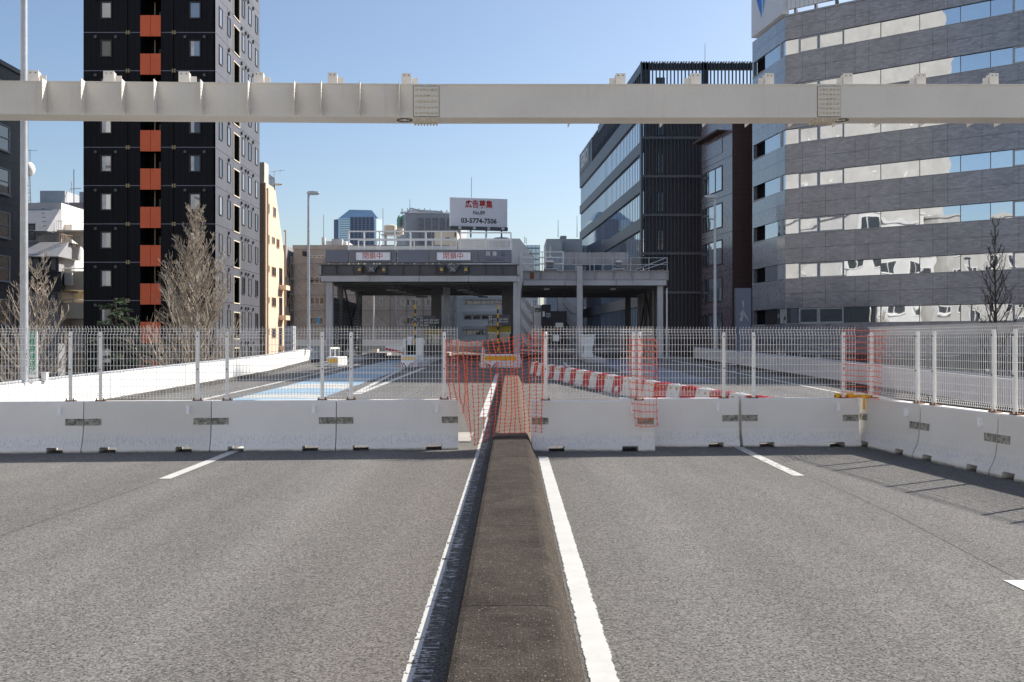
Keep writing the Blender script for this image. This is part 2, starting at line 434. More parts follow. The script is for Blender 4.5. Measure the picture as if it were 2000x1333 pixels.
# ------------------------------------------------------------------ mesh helpers
ORG = {}
class Face:
    "upright wall plane: u runs to the right seen from outside, d outwards"
    def __init__(s, ox, oy, ux, uy):
        l = math.hypot(ux, uy)
        s.o = (ox, oy); s.u = (ux / l, uy / l); s.n = (uy / l, -ux / l)
    def pt(s, u, d, z):
        return (s.o[0] + u * s.u[0] + d * s.n[0], s.o[1] + u * s.u[1] + d * s.n[1], z)
class MB:
    def __init__(s): s.v = []; s.f = []
    def add(s, vs, fs):
        k = len(s.v); s.v += [tuple(v) for v in vs]; s.f += [tuple(i + k for i in f) for f in fs]
        return s
    def hexa(s, p):
        return s.add(p, [(0, 3, 2, 1), (4, 5, 6, 7), (0, 1, 5, 4), (1, 2, 6, 5), (2, 3, 7, 6), (3, 0, 4, 7)])
    def box(s, x0, x1, y0, y1, z0, z1):
        return s.hexa([(x0, y0, z0), (x1, y0, z0), (x1, y1, z0), (x0, y1, z0), (x0, y0, z1), (x1, y0, z1), (x1, y1, z1), (x0, y1, z1)])
    def fbox(s, fc, u0, u1, d0, d1, z0, z1):
        return s.hexa([fc.pt(u0, d1, z0), fc.pt(u1, d1, z0), fc.pt(u1, d0, z0), fc.pt(u0, d0, z0),
                       fc.pt(u0, d1, z1), fc.pt(u1, d1, z1), fc.pt(u1, d0, z1), fc.pt(u0, d0, z1)])
    def frame(s, fc, u0, u1, z0, z1, t, d0, d1):
        s.fbox(fc, u0, u0 + t, d0, d1, z0, z1); s.fbox(fc, u1 - t, u1, d0, d1, z0, z1)
        s.fbox(fc, u0 + t, u1 - t, d0, d1, z0, z0 + t); s.fbox(fc, u0 + t, u1 - t, d0, d1, z1 - t, z1)
        return s
    def tube(s, p0, p1, r0, r1=None, n=6):
        r1 = r0 if r1 is None else r1
        a = Vector(p0); b = Vector(p1); d = b - a
        if d.length < 1e-6: return s
        d.normalize()
        h = Vector((0, 0, 1)) if abs(d.z) < .9 else Vector((1, 0, 0))
        e1 = d.cross(h).normalized(); e2 = d.cross(e1)
        vs = []
        for (c, r) in ((a, r0), (b, r1)):
            for i in range(n):
                t = 2 * math.pi * (i + .5) / n
                vs.append(c + (e1 * math.cos(t) + e2 * math.sin(t)) * r)
        fs = [(i, (i + 1) % n, n + (i + 1) % n, n + i) for i in range(n)]
        fs += [tuple(range(n - 1, -1, -1)), tuple(range(n, 2 * n))]
        return s.add(vs, fs)
    def path(s, pts, rs, n=6):
        for i in range(len(pts) - 1):
            s.tube(pts[i], pts[i + 1], rs[i] if isinstance(rs, (list, tuple)) else rs, rs[i + 1] if isinstance(rs, (list, tuple)) else rs, n)
        return s
    def prism(s, poly, fn):
        "poly: list of 2-D points; fn(p, end) gives the 3-D point at end 0 / 1"
        n = len(poly)
        vs = [fn(p, 0) for p in poly] + [fn(p, 1) for p in poly]
        return s.add(vs, [tuple(range(n)), tuple(range(2 * n - 1, n - 1, -1))] + [(i, i + n, (i + 1) % n + n, (i + 1) % n) for i in range(n)])
    def plan(s, poly, z0, z1):
        return s.prism(poly, lambda p, e: (p[0], p[1], z1 if e else z0))
    def lathe(s, c, prof, n=16):
        vs = []
        for (r, z) in prof:
            for i in range(n):
                t = 2 * math.pi * i / n
                vs.append((c[0] + r * math.cos(t), c[1] + r * math.sin(t), c[2] + z))
        fs = []
        for k in range(len(prof) - 1):
            for i in range(n):
                j = (i + 1) % n
                fs.append((k * n + i, k * n + j, (k + 1) * n + j, (k + 1) * n + i))
        fs += [tuple(range(n - 1, -1, -1)), tuple(range((len(prof) - 1) * n, len(prof) * n))]
        return s.add(vs, fs)
    def build(s, name, mat, parent=None, bevel=0, smooth=False, recalc=True):
        o3 = ORG.get(parent.name, (0, 0, 0)) if parent else (0, 0, 0)
        me = bpy.data.meshes.new(name)
        me.from_pydata([(a - o3[0], b - o3[1], c - o3[2]) for a, b, c in s.v], [], s.f)
        if recalc:
            bm = bmesh.new(); bm.from_mesh(me)
            bmesh.ops.recalc_face_normals(bm, faces=bm.faces)
            bm.to_mesh(me); bm.free()
        me.materials.append(M[mat] if isinstance(mat, str) else mat)
        if smooth:
            me.polygons.foreach_set('use_smooth', [True] * len(me.polygons))
        ob = bpy.data.objects.new(name, me)
        COL.objects.link(ob)
        if parent:
            ob.parent = parent
            ORG[ob.name] = o3
        if bevel:
            bv = ob.modifiers.new('bevel', 'BEVEL')
            bv.width = bevel; bv.segments = 2; bv.limit_method = 'ANGLE'; bv.angle_limit = R(40)
        return ob
def tag(o, label, cat, group=None, kind=None):
    if label: o['label'] = label
    if cat: o['category'] = cat
    if group: o['group'] = group
    if kind: o['kind'] = kind
    return o
def thing(name, label, cat, loc=(0, 0, 0), rotz=0, group=None):
    o = bpy.data.objects.new(name, None)
    o.empty_display_size = .2
    COL.objects.link(o)
    o.location = loc; o.rotation_euler = (0, 0, rotz)
    ORG[o.name] = tuple(loc) if not rotz else (0, 0, 0)
    return tag(o, label, cat, group)
def struct(o): o['kind'] = 'structure'; return o
def stuff(o): o['kind'] = 'stuff'; return o
def copy_tree(o, parent=None):
    c = o.copy(); COL.objects.link(c)
    if parent: c.parent = parent
    for ch in o.children: copy_tree(ch, c)
    return c
def bx(name, mat, parent, x0, x1, y0, y1, z0, z1, bevel=0):
    return MB().box(x0, x1, y0, y1, z0, z1).build(name, mat, parent, bevel)
def fb(name, mat, parent, fc, u0, u1, d0, d1, z0, z1, bevel=0):
    return MB().fbox(fc, u0, u1, d0, d1, z0, z1).build(name, mat, parent, bevel)
def window(parent, fc, u0, u1, z0, z1, fm='steel_dk', gm='glass_d', t=.06, proud=.05, mull=0, name='window', sill=False, rails=0):
    w = MB().frame(fc, u0, u1, z0, z1, t, 0.0, proud)
    for k in range(mull):
        um = u0 + (u1 - u0) * (k + 1) / (mull + 1)
        w.fbox(fc, um - t / 2, um + t / 2, 0.0, proud * .9, z0 + t, z1 - t)
    for k in range(rails):
        zm = z0 + (z1 - z0) * (k + 1) / (rails + 1)
        w.fbox(fc, u0 + t, u1 - t, 0.0, proud * .8, zm - t / 2, zm + t / 2)
    ob = w.build(name, fm, parent)
    fb('pane', gm, ob, fc, u0 + t * .5, u1 - t * .5, -.02, proud * .3, z0 + t * .5, z1 - t * .5)
    if sill: fb('sill', fm, ob, fc, u0 - .06, u1 + .06, 0, proud + .07, z0 - .07, z0 - .002)
    return ob
TEXTS = []
def text(body, name, mat, parent, size, loc, rotz=0, align='CENTER', bold=0.0, xs=1.0, flat=False):
    TEXTS.append((body, name, mat, parent, size, loc, rotz, align, bold, xs))
def make_texts():
    obs = []
    for (body, name, mat, parent, size, loc, rotz, align, bold, xs) in TEXTS:
        cu = bpy.data.curves.new(name, 'FONT')
        cu.body = body; cu.size = size; cu.align_x = align; cu.align_y = 'CENTER'
        cu.extrude = size * .012; cu.offset = bold * size
        cu.resolution_u = 2
        ob = bpy.data.objects.new(name + '_tmp', cu)
        COL.objects.link(ob); obs.append(ob)
    bpy.context.view_layer.update()
    dg = bpy.context.evaluated_depsgraph_get()
    for ob, (body, name, mat, parent, size, loc, rotz, align, bold, xs) in zip(obs, TEXTS):
        me = bpy.data.meshes.new_from_object(ob.evaluated_get(dg))
        me.materials.clear(); me.materials.append(M[mat])
        mo = bpy.data.objects.new(name, me)
        COL.objects.link(mo)
        o3 = ORG.get(parent.name, (0, 0, 0))
        mo.parent = parent
        mo.location = (loc[0] - o3[0], loc[1] - o3[1], loc[2] - o3[2])
        mo.rotation_euler = (R(90), 0, rotz)
        mo.scale = (xs, 1, 1)
    for ob in obs:
        cu = ob.data
        bpy.data.objects.remove(ob); bpy.data.curves.remove(cu)

ORD = ['first', 'second', 'third', 'fourth', 'fifth', 'sixth', 'seventh', 'eighth', 'ninth', 'tenth', 'eleventh', 'twelfth', 'thirteenth', 'fourteenth', 'fifteenth']

# ------------------------------------------------------------------ ground and carriageway
g = MB().box(-3000, 3000, -400, 4500, STREET - .5, STREET).build('city_ground', 'street'); struct(g)

def strip(name, mat, x0, x1, ys, dz, parent):
    m = MB()
    vs = []
    for y in ys:
        a = x0(y) if callable(x0) else x0
        b = x1(y) if callable(x1) else x1
        vs += [(a, y, gz(y) + dz), (b, y, gz(y) + dz)]
    m.add(vs, [(2 * i, 2 * i + 1, 2 * i + 3, 2 * i + 2) for i in range(len(ys) - 1)])
    return m.build(name, mat, parent, recalc=False)
YS = [-25, 0, 8, 14, 15, 16, 17, 18, 20, 30, 45, 60, 80, 110]
def lw(y): return -10.9 if y < 42 else -10.9 - min(1.6, (y - 42) * .085)
def rw(y): return 11.9
deck = MB()
vs = []; fs = []
for y in YS:
    z = gz(y)
    vs += [(lw(y), y, z), (rw(y), y, z), (rw(y), y, z - 1.4), (lw(y), y, z - 1.4)]
for i in range(len(YS) - 1):
    k = 4 * i
    for j in range(4):
        fs.append((k + j, k + (j + 1) % 4, k + 4 + (j + 1) % 4, k + 4 + j))
fs += [(0, 1, 2, 3), tuple(4 * (len(YS) - 1) + j for j in (3, 2, 1, 0))]
road = deck.add(vs, fs).build('road', 'asphalt'); struct(road)
# viaduct piers carry the deck
for y in (-12, 22, 56, 90):
    pr = MB().box(-2.2, 2.2, y - 1.2, y + 1.2, STREET, gz(y) - 1.405)
    pr.box(-9.5, 10.5, y - 1.25, y + 1.25, gz(y) - 2.4, gz(y) - 1.41)
    pr.build('viaduct_pier', 'conc', road)

def rng(a, b, n): return [a + (b - a) * i / n for i in range(n + 1)]
strip('edge_line', 'line_r', .375, .565, [1.5, 8, 15.0], .005, road)
strip('edge_line', 'line_l', -.585, -.385, [1.5, 8, 15, 16, 18, 22], .005, road)
strip('lane_dash', 'dash', -4.46, -4.31, [12.57, 14, 16, 17.5], .005, road)
strip('lane_dash', 'dash_worn', 3.63, 3.78, [12.86, 14, 16, 17.6], .005, road)
strip('lane_dash', 'dash', 3.55, 3.70, [2.0, 4.5, 7.2], .005, road)
strip('edge_line', 'paint_far', -.72, -.56, rng(22, 43, 6), .006, road)
strip('edge_line', 'paint_far', -8.6, -8.42, rng(19, 56, 10), .006, road)
strip('gore_line', 'paint_far', lambda y: -4.80 - (y - 29.5) * .035, lambda y: -4.62 - (y - 29.5) * .035, rng(29.5, 50, 6), .006, road)
strip('gore_line', 'paint_far', lambda y: -4.70 + (y - 29.5) * .008, lambda y: -4.52 + (y - 29.5) * .012, rng(29.7, 50, 6), .007, road)
strip('blue_lane', 'blue_paint', -7.75, -5.35, rng(22, 62, 12), .006, road)
for k, (ya, yb, am) in enumerate([(23.2, 25.0, .5), (27.7, 29.3, .5), (32.2, 34.6, .8), (37.2, 38.9, .6), (42.6, 44.6, .8), (48.5, 50.5, .8), (54.5, 56.5, .8)]):
    m = MB(); vs = []
    for i in range(13):
        t = i / 12; x = -7.65 + 2.2 * t
        c = am * math.sin(math.pi * t)
        vs += [(x, ya + c * .6, gz(ya + c * .6) + .010), (x, yb + c, gz(yb + c) + .010)]
    m.add(vs, [(2 * i, 2 * i + 2, 2 * i + 3, 2 * i + 1) for i in range(12)])
    m.build('wave_stripe', 'paint_far', road, recalc=False)
strip('blue_lane', 'blue_paint_shaded', 5.0, 7.6, rng(36, 64, 8), .006, road)
strip('edge_line', 'paint_far', 9.9, 10.05, rng(19, 62, 8), .006, road)
strip('gore_line', 'paint_far', lambda y: 2.6 + (y - 40) * .02, lambda y: 2.75 + (y - 40) * .02, rng(36, 58, 4), .006, road)
# expansion joint just behind the barriers
M['joint_conc'] = plain('joint_concrete', (.34, .32, .29), .9, .15, 3, fine=.2, fscale=50)
for (xa_, xb2) in ((-10.3, -.72), (.42, 11.3)):
    strip('expansion_joint', 'joint_conc', xa_, xb2, [17.25, 17.8, 18.7], .004, road)
    strip('joint_gap', 'black', xa_, xb2, [17.0, 17.06], .0045, road)
# pavement seams
seam = MB()
for pts in ([(-4.4, 12.4), (-4.55, 9), (-4.6, 5), (-4.62, 2)], [(3.85, 12.6), (3.83, 10), (3.72, 8), (3.62, 6)]):
    for (a, b) in zip(pts[:-1], pts[1:]):
        seam.add([(a[0], a[1], .004), (a[0] + .007, a[1], .004), (b[0] + .007, b[1], .004), (b[0], b[1], .004)], [(0, 1, 2, 3)])
seam.build('pavement_seam', plain('seam_tar', (.085, .08, .075), .9, .4, 6), road, recalc=False)

# ------------------------------------------------------------------ median
prof = [(-.335, 0), (-.32, .12), (-.298, .235), (-.28, .258), (-.25, .268), (0, .270), (.205, .268), (.238, .258), (.262, .236), (.298, .155), (.33, .075), (.36, .03), (.385, 0)]
med = thing('median_kerb', 'long dark dirty kerb running up the middle of the road', 'median', (0, 2, 0))
rnd = random.Random(5)
def median_piece(name, mat, ys, sc=1.0):
    m = MB(); n = len(prof); vs = []; fs = []
    for k, y in enumerate(ys):
        for (px, pz) in prof:
            j = 0 if k in (0, len(ys) - 1) else rnd.uniform(-.0003, .0003)
            vs.append((px * sc + j, y, gz(y) - .03 + (pz + .03) * (1 if pz > 0 else 0) + j * .6))
    for k in range(len(ys) - 1):
        for i in range(n - 1):
            a = k * n + i
            fs.append((a, a + 1, a + n + 1, a + n))
    fs.append(tuple(range(n - 1, -1, -1))); fs.append(tuple(range((len(ys) - 1) * n, len(ys) * n)))
    return m.add(vs, fs).build(name, mat, med, smooth=False)
kys = [1.0, 3.1, 5.5, 7.9, 10.3, 12.7, 15.45]
for ka, kb in zip(kys[:-1], kys[1:]):
    o = median_piece('kerb_segment', 'median', rng(ka + .004, kb - .004, 8))
    o['label'] = 'dark dirt-coated kerb length'
o = median_piece('pale_kerb_run', 'median_far', rng(15.46, 37.5, 24), .96); o['label'] = 'pale brown far run of the kerb beyond the net'

# ------------------------------------------------------------------ concrete barriers
def make_barrier():
    t = thing('concrete_barrier', '', 'barrier')
    L = .972
    P = [(-.25, 0), (-.25, .045), (-.24, .075), (-.205, .135), (-.17, .215), (-.148, .31), (-.128, .55), (-.115, .785), (-.10, .80)]
    m = MB()
    secs = [(-L, -.705, 0), (-.705, -.455, 1), (-.455, .455, 0), (.455, .705, 1), (.705, L, 0)]
    for (a, b, slot) in secs:
        half = [p for p in P]
        if slot: half = [(-.235, .088)] + [p for p in P if p[1] > .09]
        poly = half + [(-y, z) for (y, z) in reversed(half)]
        m.prism(poly, lambda p, e, a=a, b=b: (b if e else a, p[0], p[1]))
    m.build('body', 'barrier', t)
    for sx in (-1, 1):
        u0, u1 = (-L + .004, -L + .265) if sx < 0 else (L - .265, L - .004)
        q = MB().hexa([(u0, -.141, .425), (u1, -.141, .425), (u1, -.11, .425), (u0, -.11, .425), (u0, -.1335, .53), (u1, -.1335, .53), (u1, -.11, .53), (u0, -.11, .53)])
        q.frame(Face(0, -.136, 1, 0), u0, u1, .425, .53, .008, -.01, .008)
        po = q.build('joint_pocket', 'pocket', t)
        MB().tube(((u0 + u1) / 2 + .01, -.136, .478), ((u0 + u1) / 2 + .01, -.156, .478), .021, .017, 6).build('connection_bolt', 'pocket', po)
    MB().box(.60, .648, -.178, -.118, .60, .725).build('reflector_tab', 'tab', t)
    return t
BAR = make_barrier()
FENCE_SPOTS = []
def left_row(k):
    x1 = -.875 - 1.95 * k
    c = (x1 - .975, 15.98 + .25 - .086 * (-(x1 - .975) - .875))
    return c
spots = []
names_l = ['rightmost in the left row, beside the orange net', 'second from the net in the left row', 'third from the net in the left row', 'at the left edge of the photo, cut by the frame']
for k in range(4):
    c = left_row(k)
    spots.append((c, math.atan(.086), 'white concrete barrier ' + names_l[k], 'mesh fence panel on the left-row barrier ' + ['next to the orange net', 'second from the orange net', 'third from the orange net', 'at the photo left edge'][k]))
spots.append(((1.285, 15.955), 0.0, 'white concrete barrier set forward just right of the median', 'mesh fence panel on the set-forward barrier right of the median'))
spots.append(((2.765, 16.56), 0.0, 'white concrete barrier half hidden behind the set-forward one', 'mesh fence panel between the small orange net and the corner panel'))
spots.append(((4.765, 16.60), .01, 'white concrete barrier ending at the right-hand corner, yellow bar above', 'mesh fence panel ending at the right corner by the yellow bar'))
def ang(p0, p1):
    "barrier whose left foot runs from p0 (far) to p1 (near), face towards the road"
    dx, dy = p1[0] - p0[0], p1[1] - p0[1]; l = math.hypot(dx, dy)
    ux, uy = dx / l, dy / l
    nx, ny = uy, -ux
    mx, my = (p0[0] + p1[0]) / 2, (p0[1] + p1[1]) / 2
    return (mx - nx * .25, my - ny * .25), math.atan2(uy, ux)
for (p0, p1, lb, lf) in [((5.765, 16.81), (5.97, 14.88), 'white concrete barrier first after the right corner, turned towards the camera', 'mesh fence panel first after the right corner, behind the orange scrap of net'),
                         ((5.98, 14.86), (6.18, 12.92), 'white concrete barrier second after the right corner, along the right side', 'mesh fence panel second after the right corner'),
                         ((6.185, 12.90), (6.41, 10.97), 'white concrete barrier cut by the right edge of the photo', 'mesh fence panel cut by the right edge of the photo'),
                         ((6.415, 10.95), (6.66, 9.02), 'white concrete barrier just outside the right edge, seen by its fence shadow', 'mesh fence panel just outside the right edge, casting post shadows')]:
    c, a = ang(p0, p1)
    spots.append((c, a, lb, lf))
for i, (c, a, lb, lf) in enumerate(spots):
    t = BAR if i == 0 else copy_tree(BAR)
    t.location = (c[0], c[1], 0); t.rotation_euler = (0, 0, a)
    t['label'] = lb; t['group'] = 'concrete barriers across the road'

# ------------------------------------------------------------------ mesh fence panels
def make_fence():
    t = thing('mesh_fence_panel', '', 'fence')
    L = .962
    m = MB()
    n = 38
    for i in range(n + 1):
        x = -L + 2 * L * i / n
        m.path([(x, 0.0, .035), (x, .012, .075), (x, 0, .115), (x, 0, 1.045), (x, .05, 1.095), (x, .045, 1.135), (x, 0, 1.185)], .0041, 4)
    for z, y in [(.05, .006), (.085, .01), (.115, 0)] + [(.115 + .1105 * k, 0) for k in range(1, 9)] + [(1.05, 0), (1.10, .05), (1.14, .042)]:
        m.tube((-L - .004, y - .005, z), (L + .004, y - .005, z), .0042, n=4)
    stuff(m.build('wire_mesh', 'white_fence', t, recalc=False))
    for x in (-.75, .75):
        po = MB().tube((x, -.035, .012), (x, -.035, 1.075), .029, n=12).build('post', 'white_fence', t)
        MB().tube((x, -.035, 1.075), (x, -.035, 1.092), .031, .02, 12).build('post_cap', 'white_fence', po)
        MB().box(x - .075, x + .075, -.075, .045, 0.001, .014).build('base_plate', 'rust', po)
        for q in (-.055, .055): MB().tube((x + q, -.06, .0145), (x + q, -.06, .045), .011).build('anchor_bolt', 'rust', po)
        for z in (.50, 1.02): MB().tube((x, -.062, z), (x, -.074, z), .012).build('clip_bolt', 'rust', po)
    return t
FEN = make_fence()
for i, (c, a, lb, lf) in enumerate(spots):
    t = FEN if i == 0 else copy_tree(FEN)
    t.location = (c[0], c[1], .80); t.rotation_euler = (0, 0, a)
    t['label'] = 'white ' + lf; t['group'] = 'mesh fence panels on the barriers'

# ------------------------------------------------------------------ orange safety nets
def pix(px, py, Y): return Vector((wx(px, Y), Y, wz(py, Y)))
def net(name, label, cols, nc, nr, yfun, rv, rh, node, seed, loc):
    rn = random.Random(seed)
    us = [c[0] for c in cols]
    def at(u, v):
        for k in range(len(us) - 1):
            if u <= us[k + 1] + 1e-9: break
        t = (u - us[k]) / (us[k + 1] - us[k])
        def q(c):
            a, b, d = c[1], c[2], c[3]
            l = [2 * (v - .5) * (v - 1), 4 * v * (1 - v), 2 * v * (v - .5)]
            return (a[0] * l[0] + b[0] * l[1] + d[0] * l[2], a[1] * l[0] + b[1] * l[1] + d[1] * l[2])
        p = q(cols[k]); r = q(cols[k + 1])
        px = p[0] + (r[0] - p[0]) * t; py = p[1] + (r[1] - p[1]) * t
        return px, py
    grid = []
    for i in range(nc + 1):
        col = []
        ph = rn.uniform(0, 6)
        for j in range(nr + 1):
            u, v = i / nc, j / nr
            px, py = at(u, v)
            px += rn.uniform(-.6, .6) + 1.6 * math.sin(v * 7 + ph) * v; py += rn.uniform(-.7, .7)
            Y = yfun(u, v) + .03 * math.sin(u * 17 + v * 5) + rn.uniform(-.008, .008)
            col.append(pix(px, py, Y))
        grid.append(col)
    m = MB(); nb = MB()
    for i in range(nc + 1):
        for j in range(nr + 1):
            p = grid[i][j]
            if j < nr: m.tube(p, grid[i][j + 1], rv, n=3)
            if i < nc:
                mid = (p + grid[i + 1][j]) / 2 + Vector((0, 0, -.006 + rn.uniform(-.004, .004)))
                m.tube(p, mid, rh, n=3); m.tube(mid, grid[i + 1][j], rh, n=3)
            if node: nb.hexa([p + Vector(q) * node for q in ((-1, -.5, -1), (1, -.5, -1), (1, .5, -1), (-1, .5, -1), (-1, -.5, 1), (1, -.5, 1), (1, .5, 1), (-1, .5, 1))])
    t = thing(name, label, 'safety net', loc)
    stuff(m.build('strands', 'orange_net', t, recalc=False))
    if node: stuff(nb.build('knots', 'orange_net', t, recalc=False))
    return t
net('safety_net', 'large orange mesh net sagging across the gap over the median', [
    (0, (871, 665), (873, 722), (879, 779)), (.10, (890, 666), (893, 725), (900, 783)), (.18, (905, 667), (910, 735), (908, 812)),
    (.24, (914, 667), (915, 752), (924, 871)), (.36, (938, 667), (938, 750), (938, 866)), (.5, (962, 664), (972, 752), (962, 851)),
    (.65, (990, 660), (997, 755), (992, 846)), (.8, (1016, 656), (1013, 750), (1020, 846)), (.9, (1035, 652), (1036, 745), (1037, 842)), (1, (1060, 648), (1060, 745), (1058, 845))],
    18, 27, lambda u, v: 15.93 - .30 * u, .0056, .0027, .0105, 3, (0, 15.8, .28))
net('safety_net', 'narrow orange net strip wrapped round the set-forward barrier end', [
    (0, (1229, 664), (1228, 740), (1241, 832)), (.5, (1254, 664), (1255, 742), (1256, 834)), (.85, (1279, 663), (1282, 745), (1283, 832)), (1, (1282, 666), (1283, 745), (1284, 828))],
    9, 13, lambda u, v: 15.68 + (.24 if u > .9 else 0), .0026, .0052, .008, 7, (2.1, 15.7, .3))
net('safety_net', 'orange net scrap tied into the right-hand corner above the yellow bar', [
    (0, (1648, 645), (1647, 712), (1644, 776)), (.6, (1703, 646), (1703, 714), (1702, 776)), (1, (1728, 647), (1722, 716), (1716, 781))],
    13, 12, lambda u, v: 16.42 - (max(0, u - .6) * 1.9), 0.0016, .0048, .007, 11, (5.7, 16.3, .8))
yb = thing('yellow_bar', 'yellow plastic bar lying on the barrier tops at the right corner', 'bar', (5.75, 16.62, .80))
MB().box(5.40, 5.98, 16.58, 16.70, .806, .856).build('bar', 'yellow', yb, .012)
for x in (5.40, 5.60): MB().box(x, x + .09, 16.565, 16.715, .802, .878).build('clamp', 'yellow', yb, .01)
MB().box(5.78, 5.815, 16.39, 16.40, .62, .84).box(5.78, 5.815, 16.39, 16.58, .84, .85).build('strap', 'yellow', yb)

# ------------------------------------------------------------------ overhead beam
def by(x): return 18.8 + .097 * x
def bzb(x): return EYE + (440.0 if x > -1.5 else 440.0 + (-1.5 - x) * .9) / F * by(x)
beam = thing('overhead_beam', 'long cream steel box beam spanning high over the road', 'beam', (0, 19.3, 6.1))
bf = Face(0, 18.8, 1, .097)
ul = math.hypot(1, .097)
H_B, D_B = .645, .54
def bpt(x, d, z): return bf.pt(x * ul, d, bzb(x) + z * by(x) / 19.4)
def bhexa(m, x0, x1, d0, d1, z0, z1):
    return m.hexa([bpt(x0, d1, z0), bpt(x1, d1, z0), bpt(x1, d0, z0), bpt(x0, d0, z0), bpt(x0, d1, z1), bpt(x1, d1, z1), bpt(x1, d0, z1), bpt(x0, d0, z1)])
def bX(px): # x on the beam's front face under a photograph column
    k = (px - 1000) / F
    return 18.8 * k / (1 - .097 * k)
xa, xb_ = bX(832), bX(1619)
for (a, b) in ((-14.5, xa - .004), (xa + .004, xb_ - .004), (xb_ + .004, 16.5)):
    m = MB()
    n = max(1, int((b - a) / 2))
    for i in range(n):
        x0 = a + (b - a) * i / n; x1 = a + (b - a) * (i + 1) / n
        vs = [bpt(x0, 0, 0), bpt(x1, 0, 0), bpt(x1, -D_B, 0), bpt(x0, -D_B, 0), bpt(x0, 0, H_B), bpt(x1, 0, H_B), bpt(x1, -D_B, H_B), bpt(x0, -D_B, H_B)]
        fs = [(0, 3, 2, 1), (4, 5, 6, 7), (0, 1, 5, 4), (2, 3, 7, 6)]
        if i == 0: fs.append((3, 0, 4, 7))
        if i == n - 1: fs.append((1, 2, 6, 5))
        m.add(vs, fs)
    me = m.build('beam_section', 'beam', beam)
    bhexa(MB(), a, b, .006, .02, H_B - .018, H_B + .004).build('top_lip', 'beam', me)
for px in (92, 167, 245, 307, 397, 488, 577, 629, 704, 780):
    x = bX(px)
    poly = [(0, .02), (.235, .075), (.255, .10), (.255, .638), (0, .638)]
    f = MB().prism(poly, lambda p, e, x=x: bpt(x + (.006 if e else -.006), p[0], p[1])).build('stiffener_fin', 'beam', beam)
    bo = MB()
    for zz in (.16, .24, .32, .40, .47): bo.tube(bpt(x + .006, .215, zz), bpt(x + .016, .215, zz), .009)
    bo.build('fin_bolts', 'bolt', f)
for px in (1118, 1300, 1384, 1468, 1554, 1640, 1724, 1810, 1906, 1960):
    x = bX(px) * 1.03
    MB().prism([(-D_B, 0), (-D_B - .02, .5), (-D_B - .3, .5), (-D_B - .26, -.02)], lambda p, e, x=x: bpt(x + (.006 if e else -.006), p[0], p[1])).build('stiffener_fin', 'beam', beam)
for (p0, p1, right) in ((56, 77, 1), (204, 225, 1), (351, 372, 1), (498, 517, 1), (643, 661, 1), (787, 806, 1), (1206, 1225, 0), (1352, 1371, 0), (1498, 1515, 0), (1651, 1669, 0), (1794, 1812, 0), (1937, 1954, 0)):
    x0 = bX(p0) * 1.015; x1 = bX(p1) * 1.015
    m = MB(); bhexa(m, x0, x1, -.32, -.30, H_B + .004, H_B + .30)
    bhexa(m, x0, x0 + .012, -.44, -.32, H_B + .004, H_B + .28); bhexa(m, x1 - .012, x1, -.44, -.32, H_B + .004, H_B + .28)
    br = m.build('bracket', 'beam', beam)
    m = MB()
    q0, q1 = (x1 + .01, x1 + .12) if right else (x0 - .12, x0 - .01)
    bhexa(m, q0, q1, -.36, -.345, H_B + .004, H_B + .215); bhexa(m, q0, q0 + .01, -.46, -.36, H_B + .004, H_B + .12)
    m.build('bracket_ear', 'beam', br)
    m = MB()
    for xx in (x0 + .05, x1 - .05): m.tube(bpt(xx, -.301, H_B + .255), bpt(xx, -.294, H_B + .255), .011)
    m.build('bracket_hole', 'black', br)
for (pa, pb, under) in ((808, 857, (812, 856)), (1597, 1641, (1600, 1640))):
    x0, x1 = bX(pa), bX(pb)
    sp = bhexa(MB(), x0, x1, .003, .018, .02, .60).build('splice_plate', 'beam', beam)
    bhexa(MB(), x0 - .012, x1 + .012, .0005, .0025, .008, .612).build('added_plate_outline', 'steel_dk', sp)  # thin dark sheet added to draw the plate's outline
    m = MB()
    for r in range(6 if pa > 1000 else 5):
        for c in range(6):
            zz = .08 + r * (.46 / (5 if pa > 1000 else 4)); xx = x0 + (x1 - x0) * (.1 + .8 * c / 5)
            m.tube(bpt(xx, .018, zz), bpt(xx, .045, zz), .025, .02, 6); m.tube(bpt(xx, .045, zz), bpt(xx, .062, zz), .013, .010, 6)
    m.build('splice_bolts', 'bolt', sp)
    lp = bhexa(MB(), x0, x1, -.50, -.05, -.018, -.004).build('lower_splice_plate', 'beam', beam)
    m = MB()
    for r in range(4):
        for c in range(8):
            xx = x0 + (x1 - x0) * (.06 + .88 * c / 7); dd = -.09 - r * .12
            m.tube(bpt(xx, dd, -.018), bpt(xx, dd, -.058), .018, .014, 6)
    m.build('splice_bolts', 'bolt', lp)
for px in (790, 1652):
    x = bX(px)
    m = MB()
    for k in range(16):
        t0, t1 = 2 * math.pi * k / 16, 2 * math.pi * (k + 1) / 16
        for (r) in (.14,):
            m.tube(bpt(x + r * math.cos(t0), -.22 + r * math.sin(t0), -.006), bpt(x + r * math.cos(t1), -.22 + r * math.sin(t1), -.006), .012, n=4)
    for k in range(6):
        t0 = 2 * math.pi * k / 6
        m.tube(bpt(x + .11 * math.cos(t0), -.22 + .11 * math.sin(t0), 0), bpt(x + .11 * math.cos(t0), -.22 + .11 * math.sin(t0), -.02), .014)
    m.build('hatch_ring', 'steel_dk', beam)
for x in (-14.2, 16.2):
    MB().box(x - .3, x + .3, by(x) + .0, by(x) + .6, STREET, bzb(x) - .002).build('column', 'beam', beam)

